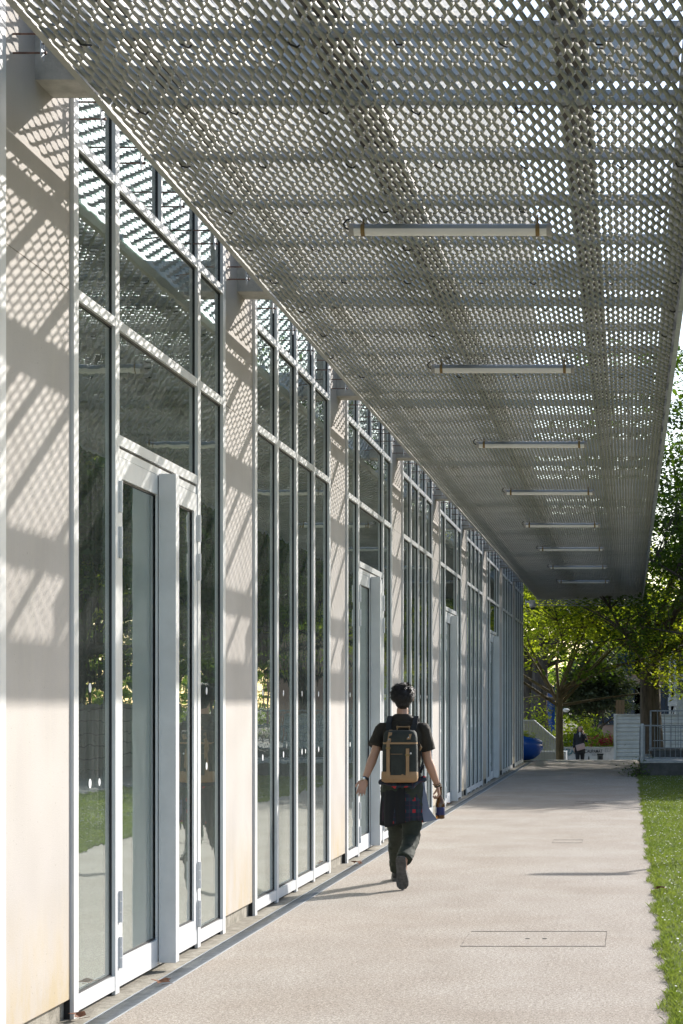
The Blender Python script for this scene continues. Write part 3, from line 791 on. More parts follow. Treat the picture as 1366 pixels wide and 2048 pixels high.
# white low wall with lettering
D = 73.0; wl = empty('lettered_wall', (wx(1175, D), D, LOW), 'low white wall with dark CAUPAMAT lettering and graffiti beyond the steps', 'wall')
w0, w1 = wx(1122, D)-wl.location.x, wx(1232, D)-wl.location.x; wt = wz(1494, D)-LOW
q = MB(); q.box(w0, w1, 0, .18, -.1, wt-.03); q.build('wall_body', M['whitewall'], wl)
q = MB(); q.box(w0-.02, w1, -.03, .21, wt-.03, wt); q.build('coping', M['concrete'], wl)
def text(s, size, loc, m, parent, rx=90, ext=.004, shear=0, sx=1):
    cu = bpy.data.curves.new('t', 'FONT'); cu.body = s; cu.size = size; cu.extrude = ext; cu.shear = shear; cu.offset = .006*size*2
    t = bpy.data.objects.new('t', cu); col.objects.link(t)
    dg = bpy.context.evaluated_depsgraph_get(); dg.update()
    me = bpy.data.meshes.new_from_object(t.evaluated_get(dg)); bpy.data.objects.remove(t)
    o = link('lettering', me, m, parent); o.location = loc; o.rotation_euler = (R(rx), 0, 0); o.scale = (sx, 1, 1)
    me.materials.clear(); me.materials.append(m)
    return o
def lx(px): return wx(px, D)-wl.location.x
def lz(py): return wz(py, D)-LOW
text('CAUPAMAT', .172, (lx(1169.5), -.012, lz(1505.5)), M['darktext'], wl, sx=.72)
text('ELF', .22, (lx(1209), -.012, lz(1504)), M['greyspray'], wl, shear=.2, sx=.8)
text('XEUS', .13, (lx(1183), -.012, lz(1512)), M['greyspray'], wl, sx=.9)
q = MB()
def stroke(pts): q.tube([(lx(a), -.012, lz(b)) for a, b in pts], .016, 6)
stroke([(1126, 1497), (1130, 1503), (1127, 1510)]); stroke([(1134, 1497), (1130, 1503), (1131, 1509)]); stroke([(1126, 1507), (1136, 1504)])
stroke([(1135, 1499), (1140, 1498), (1135, 1508), (1141, 1507)]); stroke([(1143, 1508), (1144, 1498), (1149, 1508), (1151, 1498)]); stroke([(1128, 1501), (1138, 1511), (1146, 1502)])
q.build('graffiti', M['teal'], wl)
q = MB(); q.add([(lx(1176), -.01, lz(1519)), (lx(1179), -.01, lz(1519)), (lx(1178.6), -.01, lz(1514)), (lx(1177.5), -.01, lz(1511.5)), (lx(1176.5), -.01, lz(1514))], [(0,1,2,3,4)]); q.build('stencil', M['darktext'], wl)
bn = empty('litter_bin', (wx(1200.5, 70), 70, LOW), 'small dark rectangular bin in front of the lettered white wall', 'bin')
q = MB(); q.box(-.10, .10, -.1, .1, 0, wz(1507, 70)-LOW-.05); bevel(q.build('body', M['darkconc'], bn), .015); q = MB(); q.box(-.115, .115, -.115, .115, wz(1507, 70)-LOW-.05, wz(1507, 70)-LOW); q.box(-.05, .05, -.118, -.112, .5, .62); q.build('lid', M['black'], bn)

# horizontal ribbed site hoarding
D = 70.0; hd = empty('site_hoarding', (.9, D, LOW), 'white horizontally ribbed metal site hoarding behind the railings', 'hoarding')
h0 = wx(1233, D)-.9; h1 = 5.5; ht = wz(1431, D)-LOW
q = MB(); nr = 7; hh = ht/nr
for i in range(nr):
    z = i*hh
    q.rings([[Vector((x, y_, z_)) for y_, z_ in ((0, z), (-.035, z+.03), (-.035, z+hh*.42), (-.01, z+hh*.5), (-.035, z+hh*.58), (-.035, z+hh-.06), (0, z+hh-.03), (0, z+hh), (.03, z+hh), (.03, z))] for x in (h0, h1)])
q.build('ribbed_sheet', M['hoarding'], hd)
q = MB(); q.box(h0-.1, h0-.002, -.07, .05, 0, ht+.06); q.build('end_post', M['hoarding'], hd)
q = MB(); q.box(h0, h1, -.05, .05, ht+.002, ht+.05); q.build('top_rail', M['galv'], hd)

# far orange building
D = 125.0; ob = empty('orange_building', (3, D, LOW), 'distant orange-pink rendered building with dark blue windows', 'building')
q = MB(); q.box(-5.6, 14, 0, 12, 0, 8.5); q.build('wall', M['brick'], ob)
q = MB(); q.box(-5.9, 14.3, -.3, 12.3, 8.5, 8.8); q.build('roof', M['darkconc'], ob)
for zf in (1.2, 4.4):
    for px in (1211, 1258, 1293, 1332, 1366, 1400):
        x = wx(px, D)-3
        q = MB(); q.box(x-.85, x+.85, -.06, -.002, zf-.1, zf+2.5); w_ = q.build('window', M['darkconc'], ob)
        q = MB(); q.box(x-.75, x-.03, -.10, -.062, zf, zf+2.4); q.box(x+.03, x+.75, -.10, -.062, zf, zf+2.4); q.build('pane', M['glassdark'], w_)
# timber panel, grey mast, site cabin, blue banner
tp_ = empty('timber_panel', (wx(1240, 80), 80, LOW), 'brown timber board panel left of the thick trunk above the hoarding', 'panel')
q = MB(); [q.box(-.17+i*.12, -.06+i*.12, -.02*(i % 2), .05, 0, wz(1400, 80)-LOW) for i in range(3)]; q.build('board', M['wood'], tp_)
q = MB(); q.box(-.2, .2, .06, .12, .5, .6); q.box(-.2, .2, .06, .12, 2.3, 2.4); q.build('batten', M['wood'], tp_)
ms = empty('steel_mast', (wx(1345, 76), 76, LOW), 'grey steel lattice mast at the right edge behind the thick trunk', 'mast')
q = MB()
hm = wz(1295, 76)-LOW
for sx in (-.1, .1): q.box(sx-.04, sx+.04, -.04, .04, 0, hm)
for i in range(10): z = hm*i/10; q.bar((-.06, 0, z+.05), (.06, 0, z+hm/10), .03, .03)
q.build('lattice', M['galv'], ms)
q = MB(); q.box(-.18, .18, -.12, -.045, wz(1412, 76)-LOW, wz(1395, 76)-LOW); q.build('junction_box', M['galv'], ms)
cb_ = empty('site_cabin', (wx(1372, 82), 82, LOW), 'pale site cabin with small window at the right edge', 'cabin')
q = MB(); q.box(-.45, 2.5, 0, 2.4, 0, wz(1350, 82)-LOW); q.build('body', M['whitewall'], cb_)
q = MB(); q.box(-.48, 2.55, -.05, 2.45, wz(1350, 82)-LOW, wz(1347, 82)-LOW); q.build('roof', M['galv'], cb_)
q = MB(); q.box(-.36, .2, -.03, -.002, wz(1385, 82)-LOW, wz(1360, 82)-LOW); q.build('window', M['glassdark'], cb_)
bb = empty('blue_banner', (wx(1101, 88), 88, LOW), 'tall narrow blue banner on a pole behind the slim trunk', 'banner')
q = MB(); q.tube([(-.22, 0, 0), (-.22, 0, 3.3)], .03, 8); q.tube([(-.22, 0, 3.25), (.2, 0, 3.25)], .015, 6); q.build('pole', M['galv'], bb)
q = MB(); q.rings([[Vector((-.18+.38*i/6, .01+.02*math.sin(i*1.3)+s, z)) for s in (0,) for i in range(7)]+[Vector((-.18+.38*i/6, .02+.02*math.sin(i*1.3), z)) for i in range(6, -1, -1)] for z in (.8, 3.23)]); q.build('cloth', M['bluefrp'], bb)
lp = empty('park_lamp', (wx(1123.5, 66), 66, LOW), 'thin grey lamp post with white lantern right of the slim trunk', 'street lamp')
hz_ = wz(1419, 66)-LOW
q = MB(); q.tube([(0, 0, 0), (0, 0, .5), (0, 0, hz_)], [.05, .035, .028], 10); q.build('post', M['galv'], lp, 40)
q = MB(); q.bar((0, 0, hz_), (.22, 0, hz_+.03), .05, .03); q.lathe((.14, 0, hz_), [(.05, -.09), (.11, -.04), (.12, .0), (.05, .04)], 14); q.build('lantern', M['white'], lp, 40)

# lamp post out on the lawn; only the shadow of its head reaches the path
lm_ = empty('lawn_lamp', (5.1, 26.9, .0), 'tall grey lamp post at the far edge of the lawn', 'street lamp')
q = MB(); q.tube([(0, 0, -.1), (0, 0, .6), (0, 0, 4.6)], [.07, .055, .04], 12); q.build('post', M['galv'], lm_, 40)
q = MB(); q.rings([[Vector((x, y_*w_, 4.62+z_)) for y_, z_ in ((-1, 0), (1, 0), (.8, .06), (-.8, .06))] for x, w_ in ((-.75, .06), (-.5, .13), (.0, .13), (.2, .06))]); q.build('lantern', M['grey_paint'], lm_)

# block wall opposite and a van behind, seen in the glass
bw = empty('block_wall', (7.0, 30, 0), 'grey concrete block wall along the far side of the side path', 'wall')
q = MB(); q.box(.02, .25, -30, 26.5, -.1, 1.55); q.build('blocks', M['blockwall'], bw); q = MB(); q.box(-.02, .29, -30, 26.5, 1.55, 1.63); q.build('coping', M['concrete'], bw)

# terrace with railings at the end of the lawn
tr = empty('terrace', (.26, 44, 0), 'low dark concrete terrace where the lawn ends', 'terrace')
q = MB(); q.box(.0, 3.7, 0, 6.5, -.1, .30); bevel(q.build('retaining_wall', M['darkconc'], tr), .01, 1)
q = MB(); q.box(-.005, 3.7, -.012, 6.5, .302, .335); q.build('coping', M['concrete'], tr)
q = MB(); q.box(.30, 3.7, 3.5, 6.5, .337, .50); q.build('upper_step', M['darkconc'], tr)
def railing(loc, w, h, label, step=.115):
    rl = empty('railing', loc, label, 'railing', 'galvanised railings on the terrace')
    q = MB(); 
    q.bar((0, 0, h), (w, 0, h), .045, .03); q.bar((0, 0, .06), (w, 0, .06), .035, .02); q.bar((.2, 0, h*.58), (w, 0, h*.58), .03, .02); q.build('rail', M['galv_dark'], rl)
    x = 0
    while x <= w+.01:
        q = MB(); q.box(x-.02, x+.02, -.012, .012, 0, h+.01); q.box(x-.06, x+.06, -.06, .06, -.001, .012); q.build('post', M['galv_dark'], rl); x += w/3
    q = MB(); n = int(w/step)
    for i in range(1, n): q.tube([(i*w/n, 0, .07), (i*w/n, 0, h-.015)], .008, 6)
    q.build('balusters', M['galv_dark'], rl)
    return rl
railing((.34, 44.15, .335), 3.5, .80, 'front galvanised railing along the near edge of the terrace')
railing((.52, 47.4, .50), 3.3, .95, 'rear galvanised railing standing on the upper step of the terrace', .16)
xb_ = empty('cross_braced_barrier', (.30, 44.35, .335), 'galvanised barrier end with crossed flat bars at the corner of the terrace', 'barrier')
q = MB(); ln = 2.3
for y in (0, ln*.5, ln): q.box(-.04, .04, y-.035, y+.035, 0, .82)
q.build('post', M['galv'], xb_)
q = MB(); q.bar((0, 0, .8), (0, ln, .8), .06, .04); q.bar((0, 0, .1), (0, ln, .1), .05, .03); q.build('rail', M['galv'], xb_)
for a_, b2 in ((0, .5), (.5, 1)):
    q = MB(); q.bar((.012, ln*a_+.04, .1), (.012, ln*b2-.04, .78), .012, .09, (1, 0, 0)); q.bar((-.012, ln*a_+.04, .78), (-.012, ln*b2-.04, .1), .012, .09, (1, 0, 0)); q.build('cross_brace', M['galv'], xb_)
bush('small_shrub', 'small dark shrub at the foot of the terrace corner', (.17, 43.9, 0), (.07, .10, .22), 14, M['leaf_dark'], 61, .05)
# ------------------------------------------------------------------ people
M['skin'] = mat('skin', (.50,.29,.20), .5, var=.12, scale=8)
M['skin'].node_tree.nodes['Principled BSDF'].inputs['Subsurface Weight'].default_value = .15
M['skin'].node_tree.nodes['Principled BSDF'].inputs['Subsurface Radius'].default_value = (.02,.006,.003)
M['hair'] = mat('dark_hair', (.018,.012,.009), .5, scale=60, var=.5, bump=.8, bscale=90)
M['tee'] = mat('dark_olive_cotton', (.026,.020,.012), .85, scale=8, var=.35, bump=.4, bscale=25)
M['trouser'] = mat('dark_green_trouser_cloth', (.028,.036,.024), .85, scale=9, var=.4, bump=.5, bscale=18)
M['packcloth'] = mat('charcoal_green_canvas', (.030,.035,.030), .8, scale=12, var=.4, bump=.5, bscale=40)
M['packdark'] = mat('dark_navy_webbing', (.012,.016,.022), .75, var=.4)
M['tan'] = mat('tan_leather', (.34,.205,.10), .55, scale=10, var=.2)
M['jacket'] = mat('black_jacket_cloth', (.007,.008,.011), .85, var=.4, bump=.4, bscale=14)
M['backlit_cloth'] = mat('backlit_blue_cloth', (.20,.23,.32), .8, var=.15)  # light coming through the shirt flap is put into this paler blue
M['shoe'] = mat('dark_shoe', (.05,.045,.04), .7, var=.4, scale=20)
M['sole'] = mat('grey_rubber_sole', (.13,.12,.11), .75, scale=40, c2=(.075,.07,.065), bump=.8, bscale=70)
M['metal'] = mat('polished_steel', (.6,.6,.6), .25, metal=1, var=.05)
m, nt, N, L, b = newmat('amber_bottle_glass'); b.inputs['Base Color'].default_value = (.12,.05,.01,1); b.inputs['Roughness'].default_value = .06
b.inputs['Transmission Weight'].default_value = .55; b.inputs['IOR'].default_value = 1.5; M['amber'] = m
M['bottlelabel'] = mat('blue_bottle_label', (.02,.025,.11), .5, var=.2, scale=20)
m, nt, N, L, b = newmat('tartan_flannel'); tc = N.new('ShaderNodeTexCoord').outputs['Object']
sx_ = N.new('ShaderNodeSeparateXYZ'); L.new(tc, sx_.inputs[0])
def band(v, per, wd, ph=0.0):
    a = mathn(N, L, 'FRACT', mathn(N, L, 'ADD', mathn(N, L, 'DIVIDE', v, per), 10.0+ph)); return mathn(N, L, 'LESS_THAN', mathn(N, L, 'ABSOLUTE', mathn(N, L, 'SUBTRACT', a, .5)), wd)
ux = mathn(N, L, 'ADD', sx_.outputs[0], mathn(N, L, 'MULTIPLY', sx_.outputs[1], .6)); vz = sx_.outputs[2]
b1, b2 = band(ux, .105, .15), band(vz, .105, .15); t1, t2 = band(ux, .105, .03, .5), band(vz, .105, .03, .5)
c0 = mix(N, L, (.012,.016,.030), (.022,.050,.065), mathn(N, L, 'MULTIPLY', mathn(N, L, 'ADD', b1, b2), .5))
c0 = mix(N, L, c0, (.08,.02,.03), mathn(N, L, 'MULTIPLY', mathn(N, L, 'MAXIMUM', t1, t2), .5))
c0 = mix(N, L, c0, (.34,.02,.03), mathn(N, L, 'MULTIPLY', b1, b2))
L.new(c0, b.inputs['Base Color']); b.inputs['Roughness'].default_value = .9; M['tartan'] = m

def hand(mb, wrist, f, n, s, curl, spread=.12, k=1.0):
    """f finger direction, n palm-facing normal, s towards the thumb"""
    w0 = Vector(wrist); f = Vector(f).normalized(); n = Vector(n); n = (n-f*n.dot(f)).normalized(); s0 = Vector(s); s = f.cross(n); s = s if s.dot(s0) > 0 else -s
    k *= 1.0
    rot = Matrix((s, f, n)).transposed()
    mb.ell(w0+f*.045*k, (.041*k, .056*k, .017*k), 14, 9, rot)
    mb.ell(w0+f*.075*k, (.041*k, .030*k, .014*k), 14, 9, rot)
    mb.tube([w0-f*.02*k, w0+f*.03*k], [.026*k, .028*k], 12, ratio=.7, ref=n)
    tips = []
    for j, (o, ln, c) in enumerate(((.030, .078, 0), (.010, .087, .05), (-.011, .080, .1), (-.030, .062, .18))):
        p = w0+f*(.088-.004*abs(j-1))*k+s*o*k; a = (curl+c*curl)*.55; d = (f+s*(o*spread*20)*(1-curl*.4)).normalized(); pts = [p-f*.018*k, p]
        for q, seg in enumerate((.45, .30, .25)):
            d = (d*math.cos(a)+n*math.sin(a)).normalized(); nn = n
            n_, d_ = n, d
            p = p+d*ln*seg*k; pts.append(p); a = curl*(1.0 if q == 0 else .75)
            # rotate the bend plane with the finger
            ax = s; d = d.copy()
        rr = [.0095, .0092, .0086, .0080, .0068]
        # bend about s
        pts = [w0+f*.070*k+s*o*k]; p = w0+f*(.088-.004*abs(j-1))*k+s*o*k; pts.append(p); ang = curl*.5
        dir0 = (f+s*(o*spread*18)).normalized()
        for seg, da in ((.45, curl*.9), (.30, curl*.8), (.25, 0)):
            d = dir0*math.cos(ang)+n*math.sin(ang); p = p+d*ln*seg*k; pts.append(p); ang += da
        mb.limb(pts, [r_*k for r_ in rr], 9); tips.append(p)
    # thumb leaves the side of the palm near the wrist
    tdir = (f*.62+s*.78+n*.25).normalized(); p0 = w0+f*.022*k+s*.022*k; p1 = p0+tdir*.034*k; t2 = (f*.85+s*.35+n*(.2+curl*.45)).normalized(); p2 = p1+t2*.032*k; p3 = p2+(f*.8+s*(.1-curl*.3)+n*(.2+curl*.6)).normalized()*.026*k
    mb.limb([p0, p1, p2, p3], [.014*k, .0115*k, .010*k, .008*k], 9)
    return tips

def head(mb, c, fwd, k=1.0, up=(0,0,1)):
    """skull, jaw, nose, brow, lips, ears; c is the head centre"""
    c = Vector(c); f = Vector(fwd).normalized(); u = Vector(up).normalized(); s = f.cross(u).normalized(); u = s.cross(f); rot = Matrix((s, f, u)).transposed()
    P = lambda x, y, z: c+(s*x+f*y+u*z)*k
    mb.ell(P(0, -.012, .028), (.074*k, .094*k, .086*k), 18, 12, rot)
    mb.ell(P(0, .020, -.035), (.058*k, .068*k, .074*k), 16, 10, rot)
    mb.ell(P(0, .052, -.088), (.030*k, .026*k, .022*k), 12, 8, rot)
    mb.rings([[P(x*.009, .084, .018) for x in (-1, 1)]+[P(x*.009, .076, .014) for x in (1, -1)], [P(x*.015, .106, -.026) for x in (-1, 1)]+[P(x*.017, .076, -.032) for x in (1, -1)]])
    for x in (-1, 1):
        mb.ell(P(x*.030, .074, .022), (.020*k, .010*k, .007*k), 10, 6, rot)
        mb.ell(P(x*.075, -.010, -.005), (.007*k, .020*k, .032*k), 12, 8, rot)
        mb.ell(P(x*.086, -.022, -.008), (.010*k, .012*k, .028*k), 12, 8, rot)
    mb.ell(P(0, .080, -.052), (.024*k, .010*k, .007*k), 10, 6, rot); mb.ell(P(0, .078, -.062), (.021*k, .010*k, .007*k), 10, 6, rot)
    return P

D0 = 17.7
def Wp(u, v, y=D0):
    px = 660+u/4.268; py = 1340+v/4.268
    return Vector(((px-VX)/F*y, y, EYE-(py-VY)/F*y))
man = empty('person', (-2.03, D0, 0), 'man seen from behind walking away, dark t-shirt, tartan shirt tied round his waist', 'person')
O = Vector(man.location)
def mm(): return MB(O)
B = mm()
hc = Wp(618, 236); hc.y = D0+.03
hp = head(B, hc, (-.12, 1, -.04), 1.04)
sh = {-1: Wp(452, 508), 1: Wp(790, 508)}; 
B.limb([Wp(618, 330)+Vector((0, .015, 0)), Wp(618, 400), Wp(620, 450)], [.052, .053, .058], 16)
def oval(c, a, b_, n=28, p=2.4):
    return [Vector((c[0]+a*math.copysign(abs(math.cos(t))**(2/p), math.cos(t)), c[1]+b_*math.copysign(abs(math.sin(t))**(2/p), math.sin(t)), c[2])) for t in (2*math.pi*i/n for i in range(n))]
cx = hc.x
def torso(mb, g=0.0, z0=.86, z1=1.50):
    lv = [(.84, .150, .110), (.92, .160, .115), (1.0, .148, .105), (1.08, .138, .098), (1.18, .148, .105), (1.28, .165, .115), (1.36, .182, .115), (1.42, .170, .100), (1.48, .120, .08), (1.51, .065, .060)]
    lv = [l for l in lv if z0 <= l[0] <= z1]
    mb.rings([oval((cx, D0+.0+.02*(z-.9), z), a+g, b_+g) for z, a, b_ in lv])
torso(B, 0, .8, 1.52)
el = {-1: Wp(378, 722, D0-.10), 1: Wp(832, 765, D0+.03)}
wr = {-1: Wp(297, 935, D0-.20), 1: Wp(918, 985, D0+.14)}
for s in (-1, 1):
    a, e_, w_ = sh[s], el[s], wr[s]
    B.limb([a, a.lerp(e_, .3), a.lerp(e_, .75), e_, e_.lerp(w_, .28), e_.lerp(w_, .7), w_], [.056, .052, .043, .040, .043, .033, .026], 14)
    B.ell(a+Vector((0, 0, -.01)), (.068, .066, .066), 14, 9)
fL = (Wp(255, 1070, D0-.24)-wr[-1]).normalized()
hand(B, wr[-1], fL, (.35, -1, .15), (-1, -.1, .3), .38, .16, 1.0)
fR = (Wp(945, 1075, D0+.16)-wr[1]).normalized()
hand(B, wr[1], (.16, .10, -1), (-1, -.15, -.1), (0, 1, -.2), 1.25, .02, .98)
# legs
hipZ = .90
kn = {-1: Vector((cx-.078, D0+.20, .49)), 1: Wp(695, 1450, D0+.0)}
an = {-1: Wp(572, 1745, 18.25), 1: Wp(628, 1625, 17.36)}
an[-1].z = .085
hip = {-1: Vector((cx-.088, D0, hipZ)), 1: Vector((cx+.085, D0, hipZ))}
for s in (-1, 1):
    h_, k_, a_ = hip[s], kn[s], an[s]
    B.limb([h_, h_.lerp(k_, .5), k_, k_.lerp(a_, .3), k_.lerp(a_, .75), a_], [.088, .074, .056, .056, .040, .034], 14)
toeR = Wp(612, 1855, 17.40); toeR.z = .035
B.limb([an[1], an[1].lerp(toeR, .6)+Vector((0, .03, 0)), toeR+Vector((0, .03, .02))], [.034, .036, .026], 10)
B.limb([an[-1], an[-1]+Vector((-.01, .12, -.035)), an[-1]+Vector((-.02, .19, -.05))], [.034, .034, .024], 10)
organic(B, 'body', M['skin'], man, .0048, 4)
# hair: full cap with loose tufts
H = mm(); P_ = hp
H.ell(P_(0, -.020, .040), (.098, .102, .082), 20, 12)
H.ell(P_(0, -.035, -.005), (.090, .082, .080), 18, 10)
H.ell(P_(0, -.050, -.050), (.068, .052, .055), 18, 10)
ho = organic(H, 'hair', M['hair'], man, .0045, 3)
r = np.random.default_rng(3); n = 5200
th_ = r.uniform(0, 2*np.pi, n); el_ = np.arcsin(r.uniform(-.95, 1, n))
d = np.stack([np.cos(th_)*np.cos(el_), np.sin(th_)*np.cos(el_), np.sin(el_)], -1)
d = d[~((d[:, 1] > .1) & (d[:, 2] < .35))]; n = len(d)
c0_ = np.array(tuple(P_(0, -.028, .022))); rad = np.stack([np.full(n, .092), np.full(n, .094), np.where(d[:, 2] > 0, .092, .112)], -1)
rad[:, 0] *= np.where(d[:, 2] < -.3, .86, 1)
B0 = c0_+d*rad
clump = np.stack([np.sin(d[:, 0]*9+1)+np.sin(d[:, 2]*13), np.sin(d[:, 1]*11+2), np.sin(d[:, 0]*12+d[:, 1]*7)-.5], -1)*.5
tang = np.cross(d, np.array([.3, .2, 1.0])); tang /= np.linalg.norm(tang, axis=1)[:, None]
flow = clump*.7+tang*.5+np.stack([d[:, 0]*.2, np.zeros(n), -.6*np.ones(n)], -1)+r.normal(0, .25, (n, 3)); flow -= d*(flow*d).sum(1)[:, None]; flow /= np.linalg.norm(flow, axis=1)[:, None]
ln = np.where(d[:, 2] < -.3, .022, .046)*r.uniform(.6, 1.2, n); wv = np.cross(flow, d)*.0026
lift = np.where(d[:, 2] > -.1, .022, .006)*r.uniform(.2, 1.0, n)*(.7+.8*np.abs(clump[:, 0]))
p1 = B0+flow*(ln*.5)[:, None]+d*lift[:, None]; p2 = B0+flow*ln[:, None]+d*(lift*.9)[:, None]
V = np.stack([B0-wv, B0+wv, p1-wv, p1+wv, p2-wv*.3, p2+wv*.3], 1).reshape(-1, 3)-np.array(tuple(O))
ix = np.arange(n)[:, None]*6; Q = np.concatenate([ix+np.array([[0, 1, 3, 2]]), ix+np.array([[2, 3, 5, 4]])])
tag(link('hair_strands', npmesh('hair_strands', V, Q), M['hair'], ho), kind='stuff')
# t-shirt with short flared sleeves
T = mm(); torso(T, .020, .9, 1.49)
T.rings([oval((cx, D0+.015, 1.45), .165, .098), oval((cx, D0+.015, 1.485), .135, .088), oval((cx, D0+.015, 1.515), .098, .076), oval((cx, D0+.012, 1.548), .068, .066)])
for s in (-1, 1):
    a, e_ = sh[s], el[s]; end = a.lerp(e_, .70)
    d = (end-a).normalized(); out = Vector((s*.014, 0, 0))
    T.limb([a-Vector((s*.05, 0, 0)), a, a.lerp(end, .5)+out*.3], [.070, .070, .070], 16); T.tube([a, a.lerp(end, .5)+out*.5, end+out], [.072, .069, .075], 20)
def rump(co):
    d = .012*mnoise.noise(Vector((co.x*12, co.y*12, co.z*9)))+.006*mnoise.noise(Vector((co.x*28+5, co.y*28, co.z*20))); return co+Vector((d*.6, d, 0))
organic(T, 'tshirt', M['tee'], man, .006, 2, disp=rump)
# trousers
T = mm(); T.rings([oval((cx, D0, z), a, b_) for z, a, b_ in ((.80, .165, .13), (.90, .172, .13), (.99, .162, .12))])
for s in (-1, 1):
    h_, k_, a_ = hip[s], kn[s], an[s]; hem = k_.lerp(a_, .93 if s < 0 else .97)
    T.limb([h_, h_.lerp(k_, .5), k_, k_.lerp(hem, .5)], [.112, .096, .080, .072], 18); T.tube([k_, k_.lerp(hem, .5), hem], [.080, .073, .070 if s > 0 else .062], 20)
def tr_(co):
    d = .012*mnoise.noise(Vector((co.x*9, co.y*9, co.z*16)))+.007*mnoise.noise(Vector((co.x*20+5, co.y*20, co.z*38))); return co+Vector((d, -abs(d)*.8, 0))
organic(T, 'trousers', M['trouser'], man, .007, 2, disp=tr_)
# shoes
def shoe(heel, toe, up, side_bow):
    heel = Vector(heel); toe = Vector(toe); f = (toe-heel).normalized(); u = Vector(up); u = (u-f*u.dot(f)).normalized(); x = f.cross(u); Lg = (toe-heel).length
    def ring(t, w, z, off=0): 
        return heel+f*(t*Lg)+x*(w+off)+u*z
    outl = [(0, .0), (.0, .026), (.05, .040), (.2, .044), (.42, .041), (.6, .051), (.75, .058), (.88, .054), (.96, .035), (1.0, .0)]
    full = [(t, w) for t, w in outl] + [(t, -w*(1.0 if t < .5 else .88)) for t, w in outl[-2:0:-1]]
    q = mm(); q.rings([[ring(t, w*1.0, z) for t, w in full] for z in (.0, .012, .028)]); 
    # tread bars
    for t in (.08, .15, .22, .30, .56, .64, .72, .80, .88): 
        w_ = np.interp(t, [o[0] for o in outl], [o[1] for o in outl])*.85; c = heel+f*(t*Lg)-u*.0015; q.obox(c, x*w_, f*.005, u*.003)
    sole = q.build('sole', M['sole'], None, None)
    q = mm(); hs = [(.028, .96), (.045, .95), (.065, .85), (.085, .66)]
    q.rings([[ring(t*.97+.01 if z < .05 else t*(.97-(z-.05)*5.5)+.01, w*s_, z) for t, w in full] for z, s_ in hs])
    q.limb([heel+f*.05+u*.05, heel+f*.05+u*.10], [.038, .036], 12)
    o = organic(q, 'shoe', M['shoe'], man, .005, 3); sole.parent = o
    q = mm()
    for t in (.42, .50, .58): c = heel+f*(t*Lg)+u*(.088-(t-.42)*.12); q.bar(c-x*.022, c+x*.022, .006, .004, u)
    q.build('laces', M['sole'], o)
shoe(Wp(600, 1592, 17.315), Wp(618, 1881, 17.365)+Vector((0, 0, .002)), (.05, 1, .10), 0)
aL = an[-1]; shoe((aL.x+.005, aL.y-.05, .004), (aL.x-.03, aL.y+.23, .004), (0, 0, 1), 0)
# tartan shirt tied round the waist: rippled skirt, black jacket over its left half, flap coloured pale as if backlit
def skirt(name, m_, z0, z1, a0, a1, w0, w1, th, seed, extra=0, hem=0.02):
    q = mm(); n = 60; nz = 12; out = []; inn = []
    for j in range(nz+1):
        t = j/nz; z = z0+(z1-z0)*t; ro = []; ri = []
        for i in range(n+1):
            a = a0+(a1-a0)*i/n; rip = (.010*math.sin(a*9+seed)+.006*math.sin(a*17+seed*2))*t
            hw = w0+(w1-w0)*t+rip+extra+.012*math.sin(t*3.1)
            zz = z-hem*t*math.sin(a*3+seed)
            c = Vector((cx, D0, zz)); d = Vector((math.cos(a)*hw, math.sin(a)*hw*.74, 0))
            ro.append(c+d); ri.append(c+d*(1-th/hw))
        out.append(ro); inn.append(ri)
    V = [p for r_ in out for p in r_]+[p for r_ in inn for p in r_]; K = (n+1)*(nz+1); fs = []
    for j in range(nz):
        for i in range(n):
            a, b_, c, d = j*(n+1)+i, j*(n+1)+i+1, (j+1)*(n+1)+i+1, (j+1)*(n+1)+i; fs += [(a, d, c, b_), (K+a, K+b_, K+c, K+d)]
    for j in range(nz): 
        a, d = j*(n+1), (j+1)*(n+1); fs.append((a, K+a, K+d, d)); a += n; d += n; fs.append((a, d, K+d, K+a))
    for i in range(n):
        fs.append((i, i+1, K+i+1, K+i)); a = nz*(n+1)+i; fs.append((a, K+a, K+a+1, a+1))
    q.add(V, fs); return q.build(name, m_, man, 0)
PI = math.pi
skirt('tied_shirt', M['tartan'], 1.0, .585, PI*.62, PI*2.38, .158, .185, .006, 1.0, 0, .012)
skirt('jacket', M['jacket'], .935, .56, PI*.80, PI*1.57, .165, .190, .006, 2.2, .007, .02)
q = mm(); q.limb([Wp(440, 955, D0-.10), Wp(560, 985, D0-.155), Wp(700, 985, D0-.15), Wp(800, 930, D0-.06)], [.03, .034, .036, .032], 14, ratio=.6); organic(q, 'shirt_roll', M['tartan'], man, .006, 3, disp=rump)
q = mm(); fl_ = [[Wp(792, 900, y), Wp(822, 1060, y), Wp(845, 1180, y), Wp(912, 1278, y), Wp(860, 1290, y), Wp(800, 1300, y), Wp(770, 1100, y), Wp(765, 950, y)] for y in (D0-.02, D0+.0)]
q.rings(fl_); q.build('shirt_sleeve', M['backlit_cloth'], man)
